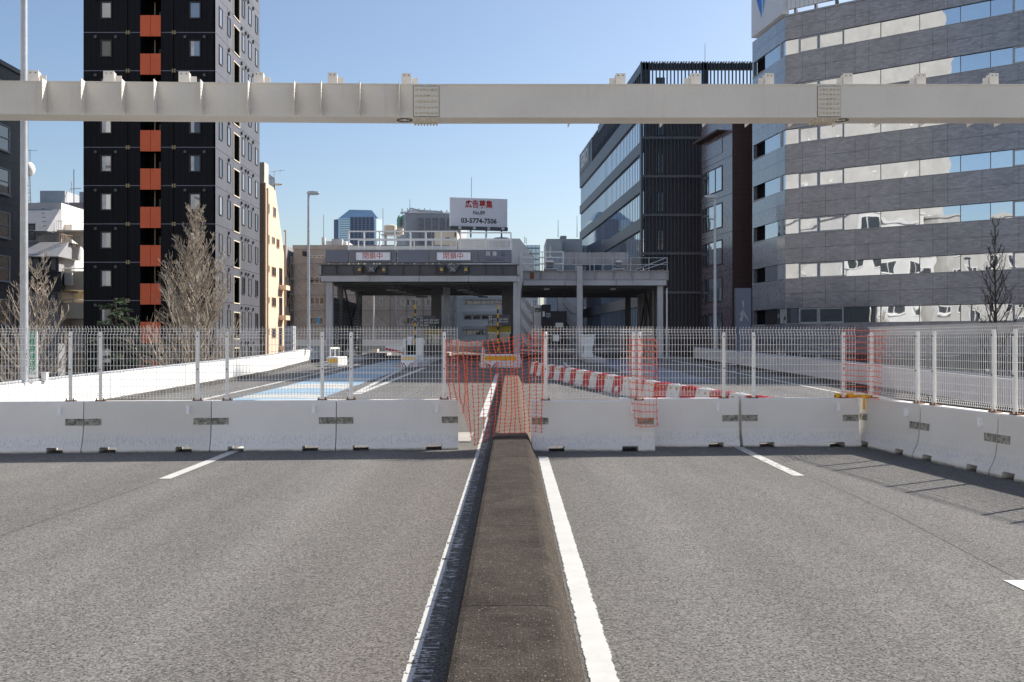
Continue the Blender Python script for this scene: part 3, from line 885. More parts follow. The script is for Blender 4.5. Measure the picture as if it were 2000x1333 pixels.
# ------------------------------------------------------------------ parapets
def parapet(name, label, xf, sgn, ys, mat, top):
    t = thing(name, label, 'parapet', (xf(ys[0]), ys[0], gz(ys[0])))
    base = []
    for k in range(len(ys) - 1):
        y0, y1 = ys[k] + .012, ys[k + 1] - .012
        m = MB()
        def sec(y, a, b, z0, z1): return [(xf(y) + sgn * a, y, gz(y) + z0), (xf(y) + sgn * b, y, gz(y) + z0), (xf(y) + sgn * b, y, gz(y) + z1), (xf(y) + sgn * a, y, gz(y) + z1)]
        A = sec(y0, 0, .28, -.4, .78); B = sec(y1, 0, .28, -.4, .78)
        m.add(A + B, [(0, 1, 2, 3), (7, 6, 5, 4), (0, 4, 5, 1), (1, 5, 6, 2), (2, 6, 7, 3), (3, 7, 4, 0)])
        seg = m.build('parapet_panel', mat, t, .015)
        A = sec(y0, -.14, -.002, -.02, .14); B = sec(y1, -.14, -.002, -.02, .14)
        MB().add(A + B, [(0, 1, 2, 3), (7, 6, 5, 4), (0, 4, 5, 1), (1, 5, 6, 2), (2, 6, 7, 3), (3, 7, 4, 0)]).build('grimy_kerb', 'grime', seg)
    rl = MB()
    for k in range(len(ys) - 1):
        rl.tube((xf(ys[k]) + sgn * .05, ys[k], gz(ys[k]) + .815), (xf(ys[k + 1]) + sgn * .05, ys[k + 1], gz(ys[k + 1]) + .815), .03, n=8)
    rl.build('top_conduit', 'steel', t)
    return t
def plx(y): return -10.5 if y < 42 else -10.5 - min(1.55, (y - 42) * .085)
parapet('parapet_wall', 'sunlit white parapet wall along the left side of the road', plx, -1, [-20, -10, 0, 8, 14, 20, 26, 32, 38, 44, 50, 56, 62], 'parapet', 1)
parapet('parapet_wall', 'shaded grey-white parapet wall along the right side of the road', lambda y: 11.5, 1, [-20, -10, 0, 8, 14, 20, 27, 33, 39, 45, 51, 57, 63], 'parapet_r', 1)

# ------------------------------------------------------------------ red and white plastic barricades
def make_barricade(mat):
    t = thing('plastic_barricade', '', 'barricade')
    L = .455
    m = MB()
    n = 12
    rows = [(0, .20, 0), (.07, .20, 0), (.10, .17, .2), (.30, .13, 1), (.44, .105, 1), (.48, .10, .3), (.52, .09, 0)]
    for sgn in (1,):
        vs = []; 
        for (z, d, w) in rows:
            for i in range(n + 1):
                x = -L + 2 * L * i / n
                vs.append((x, -d - w * .012 * math.cos(i * math.pi), z))
            for i in range(n, -1, -1):
                x = -L + 2 * L * i / n
                vs.append((x, d + w * .012 * math.cos(i * math.pi), z))
        q = 2 * (n + 1)
        fs = []
        for k in range(len(rows) - 1):
            for i in range(q):
                j = (i + 1) % q
                fs.append((k * q + i, k * q + j, (k + 1) * q + j, (k + 1) * q + i))
        fs.append(tuple(range(q - 1, -1, -1))); fs.append(tuple(range((len(rows) - 1) * q, len(rows) * q)))
        m.add(vs, fs)
    m.build('body', mat, t)
    for x in (-.2, .2):
        MB().box(x - .05, x + .05, -.127, -.10, .40, .455).build('reflector', 'reflector', t)
    MB().tube((0, 0, .52), (0, 0, .545), .06, .05, 10).build('filler_cap', mat, t)
    MB().box(-.3, .3, -.03, .03, .52, .535).build('handle_ridge', mat, t)
    return t
BR = {0: make_barricade('red_p'), 1: make_barricade('white_p')}
used = {0: False, 1: False}
NB = 26
p_near, p_far = Vector((5.35, 20.6)), Vector((.98, 43.6))
cnt = {0: 0, 1: 0}
for k in range(NB):
    tt = (k + .5) / NB
    p = p_near.lerp(p_far, tt)
    bow = .30 * math.sin(math.pi * tt)
    p = p + Vector((-bow, 0))
    kind = k % 2
    if not used[kind]: t = BR[kind]; used[kind] = True
    else: t = copy_tree(BR[kind])
    d = p_near - p_far
    t.location = (p.x, p.y, gz(p.y)); t.rotation_euler = (0, 0, math.atan2(d.y, d.x) + random.Random(k).uniform(-.05, .05))
    t['label'] = ('red' if kind == 0 else 'white') + ' plastic barricade, ' + ORD[cnt[kind]] + ' ' + ('red' if kind == 0 else 'white') + ' one from the near end of the row'
    t['group'] = 'red and white plastic barricades'
    cnt[kind] += 1
sb = thing('sandbag', 'white sandbag slumped at the foot of the barricade row', 'sandbag', (3.35, 30.0, gz(30)))
MB().lathe((3.32, 29.9, gz(30)), [(.10, 0), (.24, .05), (.27, .13), (.2, .22), (.08, .27), (.05, .34), (.09, .40)], 12).build('sack', 'white_p', sb, smooth=True)
MB().lathe((3.32, 29.9, gz(30) + .265), [(.085, 0), (.09, .02), (.085, .04)], 10).build('tie', 'pale_ink', sb)

# ------------------------------------------------------------------ lamp posts
def lamp_post(label, X, Y, ztop, sgn, r0=.085, r1=.055, base=None, arm=.55, drop=0, head=(.62, .26)):
    zb = gz(Y) + .78 if base is None else base
    t = thing('lamp_post', label, 'lamp post', (X, Y, zb))
    MB().lathe((X, Y, zb), [(r0, 0), (r1, ztop - zb)], 20).build('pole', 'steel', t)
    MB().tube((X, Y, zb - .01), (X, Y, zb + .05), r0 * 2.2, n=12).build('flange', 'steel', t)
    a = MB().path([(X, Y, ztop - .05), (X + sgn * .15, Y, ztop + .02), (X + sgn * arm * .4, Y, ztop + .05)], [.035, .035, .035], 8)
    a.build('arm', 'steel', t)
    h0 = X + sgn * (-.1); h1 = X + sgn * head[0]
    lo, hi = min(h0, h1), max(h0, h1)
    h = MB().prism([(0, 0), (.1, -.05), (.85, -.07), (1, 0), (.95, .07), (.5, .12), (.1, .09)], lambda p, e: (h0 + (h1 - h0) * p[0], Y + (-head[1] / 2 if e else head[1] / 2), ztop + .06 + p[1]))
    ho = h.build('lamp_head', 'steel', t, .01)
    MB().box(lo + .15, hi - .1, Y - head[1] * .35, Y + head[1] * .35, ztop - .035, ztop - .012).build('lens', 'glass_m', ho)
    return t
lp = lamp_post('tall galvanised pole at the left edge carrying a green-lettered sign', -10.66, 21.75, 12.0, 1, .088, .06)
sg = thing('vertical_sign', 'narrow white upright sign with green Japanese lettering on the left pole', 'sign', (-10.42, 21.62, 1.0))
Ys = 21.55
x0, x1, z0, z1 = wx(53.5, Ys), wx(73, Ys), wz(738, Ys), wz(647, Ys)
bx('sign_plate', 'sign_white', sg, x0, x1, Ys, Ys + .012, z0, z1)
for i, ch in enumerate('首都高速道路'):
    text(ch, 'letter', 'green_ink', sg, .165, ((x0 + x1) / 2 + .004, Ys - .003, z1 - .085 - (z1 - z0 - .05) / 6 * (i + .0)), bold=.018)
MB().box(x0 + .05, x1 - .05, Ys + .013, Ys + .10, z1 - .2, z1 - .16).box(x0 + .05, x1 - .05, Ys + .013, Ys + .10, z0 + .2, z0 + .24).build('clamp', 'steel', sg)
for i, ch in enumerate('18022'):
    text(ch, 'pole_number', 'black_ink', lp, .075, (wx(51.2, 21.64), 21.653, wz(685 + 7.2 * i, 21.64)), bold=.01)
jb = thing('junction_box', 'small white junction box on the parapet beside the left pole', 'box', (wx(87, 22.3), 22.3, .86))
bx('case', 'white', jb, wx(82, 22.3), wx(92, 22.3), 22.25, 22.4, wz(744, 22.3), wz(729, 22.3), .008)
bx('lid', 'white', jb, wx(81.3, 22.3), wx(92.7, 22.3), 22.24, 22.41, wz(729, 22.3) + .001, wz(727.8, 22.3) + .004, .003)
lamp_post('grey lamp post left of the toll canopy, lamp pointing right', -11.55, 56.5, 10.15, 1, .10, .06)
lamp_post('pale lamp post in front of the brown building, lamp pointing left', 11.66, 57.2, 10.05, -1, .10, .06)

# ------------------------------------------------------------------ toll gate, left canopy
GY = 63.0
gg = gz(GY)
def zf(py, Y=GY): return wz(py, Y)
gate = thing('toll_canopy', 'left toll gate canopy with two closed signs on its front beam', 'toll gate', (-5.8, GY, gg))
xl, xr = wx(624, GY), wx(1014, GY)
# roof slab and front girder (I-section)
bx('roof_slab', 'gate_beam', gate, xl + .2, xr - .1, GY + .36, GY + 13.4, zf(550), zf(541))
gi = MB().box(xl, xr, GY + .08, GY + .12, zf(537), zf(518.5)).box(xl, xr, GY - .05, GY + .3, zf(518.5), zf(517)).box(xl, xr, GY - .05, GY + .3, zf(538.2), zf(537.2))
for i in range(13):
    x = xl + .02 + (xr - xl - .06) * i / 12
    gi.box(x, x + .02, GY - .04, GY + .08, zf(537.1), zf(518.6))
go = gi.build('front_girder', 'gate_beam', gate)
for x in (xl, xr - .12):
    bx('girder_end_plate', 'gate_rust', go, x - .003, x + .123, GY - .06, GY - .052, zf(537), zf(519))
n = 4
for i in range(n):
    a = wx(627, GY) + (wx(1011.5, GY) - wx(627, GY)) * i / n
    b = wx(627, GY) + (wx(1011.5, GY) - wx(627, GY)) * (i + 1) / n - .02
    bx('fascia_panel', 'gate_white', gate, a, b, GY - .02, GY + .35, zf(550.5), zf(539.2), .02)
for i in range(6):
    y = GY + 1.5 + i * 2.2
    bx('roof_joist', 'steel_dk', gate, xl + .3, xr - .2, y, y + .15, zf(553.5), zf(550.2))
bx('rear_girder', 'gate_beam', gate, xl + .2, xr - .1, GY + 13.0, GY + 13.3, zf(558.5), zf(550.1))
def column(parent, X, Y, w, ztop, mat='gate_white', name='column'):
    m = MB().box(X - w / 2, X + w / 2, Y, Y + .02, gz(Y), ztop).box(X - w / 2, X + w / 2, Y + w - .02, Y + w, gz(Y), ztop).box(X - .012, X + .012, Y + .02, Y + w - .02, gz(Y), ztop)
    c = m.build(name, mat, parent)
    bx('foot_plate', 'gate_rust', c, X - w * .7, X + w * .7, Y - .1, Y + w + .1, gz(Y) - .02, gz(Y) + .05)
    return c
cx_l = wx(641.5, GY); cx_r = wx(1009, GY)
for (X, Y, w) in ((cx_l, GY + .25, .42), (cx_l - .02, 67.3, .36), (cx_l + .05, 75.0, .42), (cx_r, GY + .25, .42), (cx_r, 75.0, .40)):
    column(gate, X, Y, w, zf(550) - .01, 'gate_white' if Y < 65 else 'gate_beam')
for (y0, y1) in ((63.9, 67.1), (68.0, 74.8)):
    lo = bx('louvre_panel', 'steel_dk', gate, cx_l - .06, cx_l - .02, y0, y1, gz(65) + .6, gz(65) + 4.0)
    for k in range(16):
        z = gz(65) + .75 + k * .2
        MB().add([(cx_l + .005, y0 + .1, z), (cx_l + .005, y1 - .1, z), (cx_l + .10, y1 - .1, z - .09), (cx_l + .10, y0 + .1, z - .09), (cx_l + .005, y0 + .1, z - .02), (cx_l + .005, y1 - .1, z - .02), (cx_l + .10, y1 - .1, z - .11), (cx_l + .10, y0 + .1, z - .11)],
                 [(0, 1, 2, 3), (7, 6, 5, 4), (0, 3, 7, 4), (1, 5, 6, 2), (3, 2, 6, 7), (0, 4, 5, 1)]).build('louvre_slat', 'gate_grey', lo)
MB().tube((cx_l + .15, 68, gz(68) + .4), (cx_l + .15, 74.8, zf(553)), .07).build('cross_brace', 'steel_dk', gate)
MB().tube((cx_l + .15, 74.8, gz(68) + .4), (cx_l + .15, 68, zf(553)), .07).build('cross_brace', 'steel_dk', gate)
# sign band on top
sy = GY - .1
band = [(636, 680.5, 'gate_blue', None), (680.9, 774, 'gate_grey', (693.5, 764)), (777, 838, 'gate_blue', None), (838.4, 933.6, 'gate_grey', (851.5, 921)), (934, 999.5, 'gate_blue', None)]
for (a, b, mt, lit) in band:
    p = bx('sign_board', mt, gate, wx(a, sy), wx(b, sy), sy, sy + .5, zf(513, sy), zf(488.5, sy), .02)
    if lit:
        fc = Face(0, sy, 1, 0)
        f = MB().frame(fc, wx(lit[0], sy), wx(lit[1], sy), zf(510.5, sy), zf(491.5, sy), .06, -.01, .06).build('sign_frame', 'gate_blue', p, .01)
        bx('sign_face', 'sign_white', p, wx(lit[0] + 1, sy), wx(lit[1] - 1, sy), sy - .03, sy + .01, zf(509.5, sy), zf(492.5, sy))
        text('閉鎖中', 'lettering', 'red_ink', p, .45, (wx((lit[0] + lit[1]) / 2 - 1, sy), sy - .036, zf(501, sy)), bold=.0, xs=.98)
    if a == 934:
        text('白', 'faded_letter', 'pale_ink', p, .30, (wx(953, sy), sy - .006, zf(496, sy)), bold=.02)
        text('魚', 'faded_letter', 'pale_ink', p, .30, (wx(966.5, sy), sy - .006, zf(496.5, sy)), bold=.02)
        text('橋', 'faded_letter', 'shadow_ink', p, .33, (wx(983, sy), sy - .006, zf(497, sy)), bold=.02)
        text('Shirauobashi', 'faded_letter', 'shadow_ink', p, .25, (wx(967, sy), sy - .006, zf(507.5, sy)), bold=.012, xs=.86)
bm = MB()
for px in range(640, 1000, 24):
    bm.box(wx(px, sy), wx(px + 2.5, sy), sy + .12, sy + .3, zf(517.2, sy), zf(513.2, sy))
stuff(bm.build('sign_stubs', 'steel', gate))
# signal heads hung on the girder
for c in (727, 885):
    for px in (704, 751) if c == 727 else (863.5, 910.5):
        h = bx('warning_lamp', 'steel_dk', gate, wx(px - 4, GY), wx(px + 4, GY), GY - .35, GY - .06, zf(534, GY), zf(521, GY))
        MB().lathe((wx(px, GY), GY - .36, zf(530.5, GY)), [(.10, 0), (.10, .13), (.04, .18)], 12).build('amber_lens', 'reflector', h)
    s = MB().prism([(-15, 518), (15, 518), (7, 528), (6.5, 533), (-6.5, 533), (-7, 528)], lambda p, e, c=c: (wx(c + p[0], GY), GY - (.12 if e else .4), zf(p[1]))).build('signal_box', 'steel_dk', gate)
    MB().tube((wx(c - 4, GY), GY - .41, zf(523.5)), (wx(c + 4, GY), GY - .41, zf(530.5)), .03).tube((wx(c + 4, GY), GY - .41, zf(523.5)), (wx(c - 4, GY), GY - .41, zf(530.5)), .03).build('signal_cross', 'grey_ink', s)
# maintenance railings on the roof
def railing(parent, x0, x1, Y, z0, z1, n, mat='white_fence', r=.05, rails=(1.0, .52, .1), name='railing'):
    m = MB()
    for i in range(n + 1):
        x = x0 + (x1 - x0) * i / n
        m.tube((x, Y, z0), (x, Y, z1), r, n=4)
    for q in rails:
        m.tube((x0, Y, z0 + (z1 - z0) * q), (x1, Y, z0 + (z1 - z0) * q), r * .9, n=4)
    return m.build(name, mat, parent)
railing(gate, wx(681, 63.6), wx(892, 63.6), 63.6, zf(541), zf(452.5, 63.6), 7, rails=(1, .83, .66, .62), r=.065)
railing(gate, wx(899, 63.6), wx(998, 63.6), 63.6, zf(541), zf(455, 63.6), 2, rails=(1, .84, .63), r=.065)
railing(gate, wx(700, 72), wx(990, 72), 72.0, zf(541), zf(470, 72), 8, rails=(1, .6))
m = MB()
for k in range(6): m.box(wx(700 + k * 45, 66), wx(712 + k * 45, 66), 65.5, 66.4, zf(541), zf(541) + .5 + .2 * (k % 3))
stuff(m.build('roof_equipment', 'offwhite', gate))
# antennas under the roof
for (px, s) in ((770, 1), (905, .85)):
    m = MB()
    X = wx(px - 10, 66)
    for k in range(5):
        m.box(X + k * .35 * s, X + (.8 + k * .35) * s, 64.5 + k * 1.3, 65.2 + k * 1.3, zf(550) - .5 - .05 * k, zf(550) - .42 - .05 * k)
        m.tube((X + (.4 + k * .35) * s, 64.8 + k * 1.3, zf(550) - .45), (X + (.4 + k * .35) * s, 64.8 + k * 1.3, zf(550)), .04)
    stuff(m.build('lane_antennas', 'steel_dk', gate))
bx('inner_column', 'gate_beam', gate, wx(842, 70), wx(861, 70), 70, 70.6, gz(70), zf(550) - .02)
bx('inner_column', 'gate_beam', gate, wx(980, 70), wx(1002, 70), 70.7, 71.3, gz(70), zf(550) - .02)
m = MB()
for k in range(6): m.tube((wx(864 + k * 2.5, 68), 68 + .1 * k, gz(68) + 1), (wx(866 + k * 2.2, 68), 68 + .1 * k, zf(553)), .03 + .01 * (k % 2), n=5)
stuff(m.build('cable_bundle', 'steel', gate))

# ------------------------------------------------------------------ right canopy
RY = 66.5
gate2 = thing('toll_canopy', 'right toll gate canopy with rusty pale girder and roof railings', 'toll gate', (5.6, RY, gz(RY)))
a2, b2 = wx(1021, RY), wx(1306, RY)
m = MB().box(a2, b2, RY + .08, RY + .12, wz(546, RY), wz(530.5, RY)).box(a2, b2, RY - .05, RY + .3, wz(530.5, RY), wz(529, RY)).box(a2, b2, RY - .05, RY + .3, wz(547, RY), wz(546, RY))
for i in range(9):
    x = a2 + (b2 - a2 - .03) * i / 8
    m.box(x, x + .025, RY - .04, RY + .08, wz(546, RY), wz(530.6, RY))
go = m.build('front_girder', 'gate_rust', gate2)
bx('patch_plate', 'rust', go, wx(1035, RY), wx(1043, RY), RY + .05, RY + .078, wz(545, RY), wz(532.5, RY))
bx('patch_plate', 'gate_rust', go, wx(1296, RY), wx(1301, RY), RY + .05, RY + .078, wz(545, RY), wz(532.5, RY))
for (p0, p1) in ((1022, 1103), (1103.6, 1203), (1203.6, 1302)):
    bx('fascia_panel', 'gate_white', gate2, wx(p0, RY), wx(p1, RY), RY - .02, RY + .35, wz(558, RY), wz(547.4, RY), .02)
bx('roof_slab', 'gate_beam', gate2, a2, b2 - .2, RY + .36, RY + 13.5, wz(558, RY), wz(549, RY))
for i in range(6):
    y = RY + 1.2 + i * 2.2
    bx('roof_joist', 'steel_dk', gate2, a2 + .1, b2 - .3, y, y + .15, wz(561, RY), wz(558.2, RY))
bx('rear_girder', 'gate_beam', gate2, a2, b2 - .2, RY + 13.2, RY + 13.5, wz(564, RY), wz(558.1, RY))
cr = wx(1291, RY)
column(gate2, cr, RY + .3, .36, wz(558, RY) - .01)
column(gate2, wx(1227, 80) , 80.0, .4, wz(558, RY) - .01, 'gate_beam')
column(gate2, cr - .05, 73, .36, wz(558, RY) - .01, 'gate_beam')
bx('tall_mast', 'gate_white', gate2, wx(1127, 65.6), wx(1138, 65.6), 65.6, 66.0, gz(65.6), wz(520, 65.6), .02)
sw = bx('side_wall', 'steel_dk', gate2, cr + .06, cr + .1, RY + 1, RY + 13, gz(70), wz(562, RY))
for k in range(5):
    y = RY + 1.2 + k * 2.6
    bx('wall_stud', 'gate_rust', sw, cr - .02, cr + .058, y, y + .14, gz(70), wz(562, RY))
MB().tube((cr - .08, RY + 2, gz(70)), (cr - .08, RY + 7, wz(562, RY)), .06).build('cross_brace', 'steel_dk', gate2)
MB().tube((cr - .08, RY + 12, gz(70)), (cr - .08, RY + 7, wz(562, RY)), .06).build('cross_brace', 'steel_dk', gate2)
MB().tube((cr + .45, RY + .4, gz(70)), (cr + .45, RY + .4, wz(563, RY)), .05, n=8).build('drain_pipe', 'white', gate2)
railing(gate2, wx(1018, 67), wx(1100, 67), 67.0, wz(530, 67), wz(492.5, 67), 2, r=.04, rails=(1, .72, .4))
railing(gate2, wx(1018, 66.8), wx(1303, 66.8), 66.8, wz(530, 66.8), wz(504, 66.8), 8, r=.025, rails=(1, .5), mat='steel')
MB().tube((wx(1240, 67), 67, wz(528, 67)), (wx(1301, 68), 68, wz(504, 68)), .03).tube((wx(1250, 67), 67, wz(530, 67)), (wx(1303, 68), 68, wz(512, 68)), .03).build('stair_rail', 'steel', gate2)
pn = bx('screen_panel', 'gate_rust', gate2, wx(1099, 68), wx(1226, 68), 68, 68.06, wz(518, 68), wz(493.5, 68))
for px in (1099, 1125, 1152, 1178, 1204, 1226):
    bx('panel_post', 'gate_white', pn, wx(px - 1, 67.9), wx(px + 1, 67.9), 67.9, 67.99, wz(530, 68), wz(492.5, 68))
for (p0, p1) in ((1064, 1084), (1201, 1217)):
    u = bx('camera_box', 'gate_grey', gate2, wx(p0 + 3, 66.7), wx(p1 - 3, 66.7), 66.7, 67.4, wz(522.5, 66.7), wz(512, 66.7))
    MB().prism([(p0 + 1, 513), (p1 - 1, 513), (p1 - 4, 509), (p0 + 4, 509)], lambda p, e: (wx(p[0], 66.6), 67.6 if e else 66.5, wz(p[1], 66.6))).build('hood', 'white', u)
    bx('tray', 'gate_white', u, wx(p0 - 1, 66.6), wx(p1 + 3, 66.6), 66.5, 67.5, wz(527, 66.6), wz(524.5, 66.6))
for px in (1068, 1198):
    bx('ceiling_light', 'grey_ink', gate2, wx(px - 5, 68), wx(px + 5, 68), 68, 68.5, wz(566.5, 68), wz(563, 68))

# ------------------------------------------------------------------ islands, cushions and booths
def cushion(label, p0, p1, Y, top, chev, yl=(696.5, 704)):
    x0, x1 = wx(p0, Y), wx(p1, Y)
    t = thing('crash_cushion', label, 'crash cushion', ((x0 + x1) / 2, Y, gz(Y)))
    zt = wz(top, Y)
    MB().prism([(0, 0), (.12, -.28), (.88, -.28), (1, 0), (1, 2.2), (0, 2.2)], lambda p, e: (x0 + (x1 - x0) * p[0], Y + .3 + p[1], zt if e else gz(Y))).build('body', 'white_p', t, .03)
    bx('yellow_band', 'yellow', t, x0 + (x1 - x0) * .1, x0 + (x1 - x0) * .9, Y + .005, Y + .018, wz(yl[1], Y), wz(yl[0], Y))
    c0, c1 = wx(chev[0], Y), wx(chev[1], Y)
    zc0, zc1 = gz(Y) + .03, wz(yl[1] + 1.5, Y)
    pl = bx('chevron_board', 'sign_white', t, c0, c1, Y - .03, Y - .012, zc0, zc1)
    mid = (c0 + c1) / 2; h = (zc1 - zc0); w = (c1 - c0)
    for s in (-1, 1):
        for q in (0, 1):
            o = .05 + q * .24
            MB().prism([(o, .02), (o + .12, .02), (min(.5, o + .34), .62), (min(.5, o + .34), .92) if o + .22 > .5 else (o + .22, .62)], lambda p, e, s=s: (mid + s * p[0] * w, Y - (.031 if e else .036), zc0 + p[1] * h)).build('chevron', 'red_ink' if q else 'black_ink', pl)
    return t
cushion('white crash cushion with red chevrons at the left edge island', 637, 662, 51.5, 697.5, (627, 646), (700.5, 709))
cushion('white crash cushion with yellow band on the middle island', 782, 814, 50.6, 694.5, (783, 808), (698, 703))
cushion('wide white crash cushion with yellow band seen through the orange net', 938.5, 1016, 50.0, 693, (948, 972), (696, 704.5))
isl = [(-10.1, -9.2, 51.9, 76), (-6.0, -4.6, 51.2, 76), (-1.7, .55, 50.6, 78), (4.35, 5.5, 58.0, 78)]
names = ['by the left parapet', 'between the two left lanes', 'under the middle booth', 'under the white cabinet on the right']
for (x0, x1, y0, y1), nm in zip(isl, names):
    t = thing('toll_island', 'raised grey concrete toll island ' + nm, 'toll island', ((x0 + x1) / 2, y0, gz(y0)))
    MB().add([(x0, y0, gz(y0) - .05), (x1, y0, gz(y0) - .05), (x1, y1, gz(y1) - .05), (x0, y1, gz(y1) - .05), (x0, y0, gz(y0) + .22), (x1, y0, gz(y0) + .22), (x1, y1, gz(y1) + .22), (x0, y1, gz(y1) + .22)],
             [(0, 3, 2, 1), (4, 5, 6, 7), (0, 1, 5, 4), (1, 2, 6, 5), (2, 3, 7, 6), (3, 0, 4, 7)]).build('slab', 'conc', t, .04)
    yy = y0 + 2.8
    pr = MB()
    pr.box(x0 + .08, x0 + .14, yy, yy + 3, gz(yy) + .85, gz(yy) + .95)
    for k in range(3): pr.box(x0 + .08, x0 + .14, yy + k * 1.4, yy + k * 1.4 + .06, gz(yy) + .2, gz(yy) + .85)
    pr.build('guard_rail', 'white_fence', t)
# ticket machine cluster on the middle island
tm = thing('ticket_machine', 'white ticket machine cabinet on the middle toll island', 'machine', (-5.2, 54, gz(54) + .22))
Yc = 54.0
bx('cabinet', 'white', tm, wx(787, Yc), wx(793, Yc), Yc, Yc + .8, gz(Yc) + .22, wz(662, Yc), .02)
bx('cabinet', 'white', tm, wx(812, Yc), wx(825, Yc), Yc, Yc + .8, gz(Yc) + .22, wz(661, Yc), .02)
bx('opening', 'shade_black', tm, wx(793.2, Yc), wx(811.8, Yc), Yc + .1, Yc + .7, gz(Yc) + .22, wz(674, Yc))  # solid near-black block stands in for the shaded gap
bx('top_box', 'white', tm, wx(796, Yc), wx(804, Yc), Yc + .05, Yc + .75, wz(673.8, Yc), wz(658, Yc), .02)
bx('boom_housing', 'white', tm, wx(752, Yc), wx(786.5, Yc), Yc + .3, Yc + .5, wz(689, Yc), wz(676, Yc))
MB().tube((wx(752, Yc), Yc + .25, wz(682, Yc)), (wx(790, Yc), Yc + .25, wz(690, Yc)), .06).build('red_boom', 'red_ink', tm)
def fare_board(label, p0, p1, q0, q1, Y, rows):
    t = thing('fare_board', label, 'sign', (wx((p0 + p1) / 2, Y), Y, gz(Y)))
    b = bx('board', 'gate_beam', t, wx(p0, Y), wx(p1, Y), Y, Y + .2, wz(q1, Y), wz(q0, Y), .01)
    for i, r in enumerate(rows):
        text(r, 'fare_line', 'pale_ink', b, .15, (wx(p0 + 1.5, Y), Y - .006, wz(q0 + 4 + i * 5, Y)), align='LEFT', bold=.02, xs=.78)
    bx('board_post', 'steel_dk', t, wx((p0 + p1) / 2 - 1, Y), wx((p0 + p1) / 2 + 1, Y), Y + .2, Y + .3, gz(Y) + .22, wz(q1, Y))
    return t
fare_board('dark fare board with pale text beside the striped pole on the middle island', 818, 851, 617, 640, 66, ['料金', '普通  500円  大型 1000円', '軽二  500円  特大 1000円', '中型  500円'])
fare_board('dark fare board with pale text above the yellow booth', 953, 997, 615, 636, 66.5, ['料金', '普通  500円  大型 1000円', '軽二  500円  特大 1000円', '中型  500円'])
def striped_pole(label, px, Y, top, rnd_sign):
    X = wx(px, Y); t = thing('striped_pole', label, 'pole', (X, Y, gz(Y) + .2))
    z0, z1 = gz(Y) + .2, wz(top, Y); n = 12
    for k in range(n):
        MB().tube((X, Y, z0 + (z1 - z0) * k / n), (X, Y, z0 + (z1 - z0) * (k + 1) / n), .055, n=8).build('yellow_band' if k % 2 else 'black_band', 'yellow' if k % 2 else 'black', t)
    if rnd_sign:
        d = MB().tube((X, Y - .07, wz(624, Y)), (X, Y - .10, wz(624, Y)), .22, n=20).build('round_sign', 'steel_dk', t)
        q = .13
        MB().tube((X - q, Y - .11, wz(624, Y) - q), (X + q, Y - .11, wz(624, Y) + q), .025).tube((X + q, Y - .11, wz(624, Y) - q), (X - q, Y - .11, wz(624, Y) + q), .025).build('cross_mark', 'grey_ink', d)
striped_pole('black and yellow striped pole with round crossed sign, middle island', 811, 65, 596, True)
striped_pole('black and yellow striped pole in front of the yellow booth', 972.5, 65, 596, False)
bt = thing('toll_booth', 'yellow and dark glass toll booth beside the centre column', 'toll booth', (wx(975, 67), 67, gz(67) + .22))
Yb = 67.0
bx('lower_wall', 'steel_dk', bt, wx(953, Yb), wx(998, Yb), Yb, Yb + 2.6, gz(Yb) + .22, wz(668, Yb))
bx('glazing', 'glass_d', bt, wx(955, Yb), wx(996, Yb), Yb + .04, Yb + 2.5, wz(668, Yb) + .002, wz(651, Yb))
bx('yellow_band', plain('booth_yellow', (.40, .27, .015), .5, .1, 2), bt, wx(953, Yb), wx(998, Yb), Yb, Yb + 2.6, wz(650.8, Yb), wz(637, Yb), .02)
bx('window_rail', 'white', bt, wx(953, Yb), wx(998, Yb), Yb - .03, Yb - .002, wz(651.5, Yb), wz(649.8, Yb))
bx('side_post', 'gate_grey', bt, wx(949, Yb), wx(952.5, Yb), Yb, Yb + .2, gz(Yb) + .22, wz(636, Yb))
bt = thing('toll_booth', 'dark toll booth half hidden beside the middle-island column', 'toll booth', (wx(852, 69), 69, gz(69) + .22))
bx('lower_wall', 'steel_dk', bt, wx(828, 68), wx(862, 68), 68, 70, gz(69) + .22, wz(672, 68))
bx('glazing', 'glass_d', bt, wx(830, 68), wx(860, 68), 68.04, 69.9, wz(672, 68) + .002, wz(655, 68))
bx('yellow_band', M['booth_yellow'] if 'booth_yellow' in M else bpy.data.materials['booth_yellow'], bt, wx(828, 68), wx(862, 68), 68, 70, wz(654.8, 68), wz(644, 68))
wc = thing('lane_cabinet', 'tall white tapering cabinet standing in the right toll lane', 'cabinet', (wx(1147, 62), 62, gz(62)))
Yw = 62.0
MB().prism([(1136, 707), (1158, 707), (1161.5, 657), (1133, 657)], lambda p, e: (wx(p[0], Yw), Yw + (.6 if e else 0), wz(p[1], Yw))).build('body', 'white', wc, .03)
bx('lid', 'white', wc, wx(1132, Yw), wx(1162.5, Yw), Yw - .05, Yw + .65, wz(656.8, Yw), wz(653.5, Yw), .02)
for px in (1139, 1159): MB().tube((wx(px, Yw), Yw - .04, wz(675, Yw)), (wx(px - 1, Yw), Yw - .04, wz(690, Yw)), .035).build('handle', 'steel_dk', wc)
MB().prism([(1136, 704), (1141, 697), (1146, 704)], lambda p, e: (wx(p[0], Yw), Yw - (.006 if e else .02), wz(p[1], Yw))).build('foot_mark', 'black', wc)
fbx = thing('lane_closure_board', 'pale box standing by the median end behind the barricades', 'box', (wx(1086, 64), 64, gz(64)))
bx('case', 'white', fbx, wx(1080, 64), wx(1092, 64), 64, 64.5, wz(667, 64), wz(655, 64), .02)
bx('stem', 'steel_dk', fbx, wx(1084.5, 64), wx(1087.5, 64), 64.2, 64.3, gz(64), wz(667, 64) - .002)
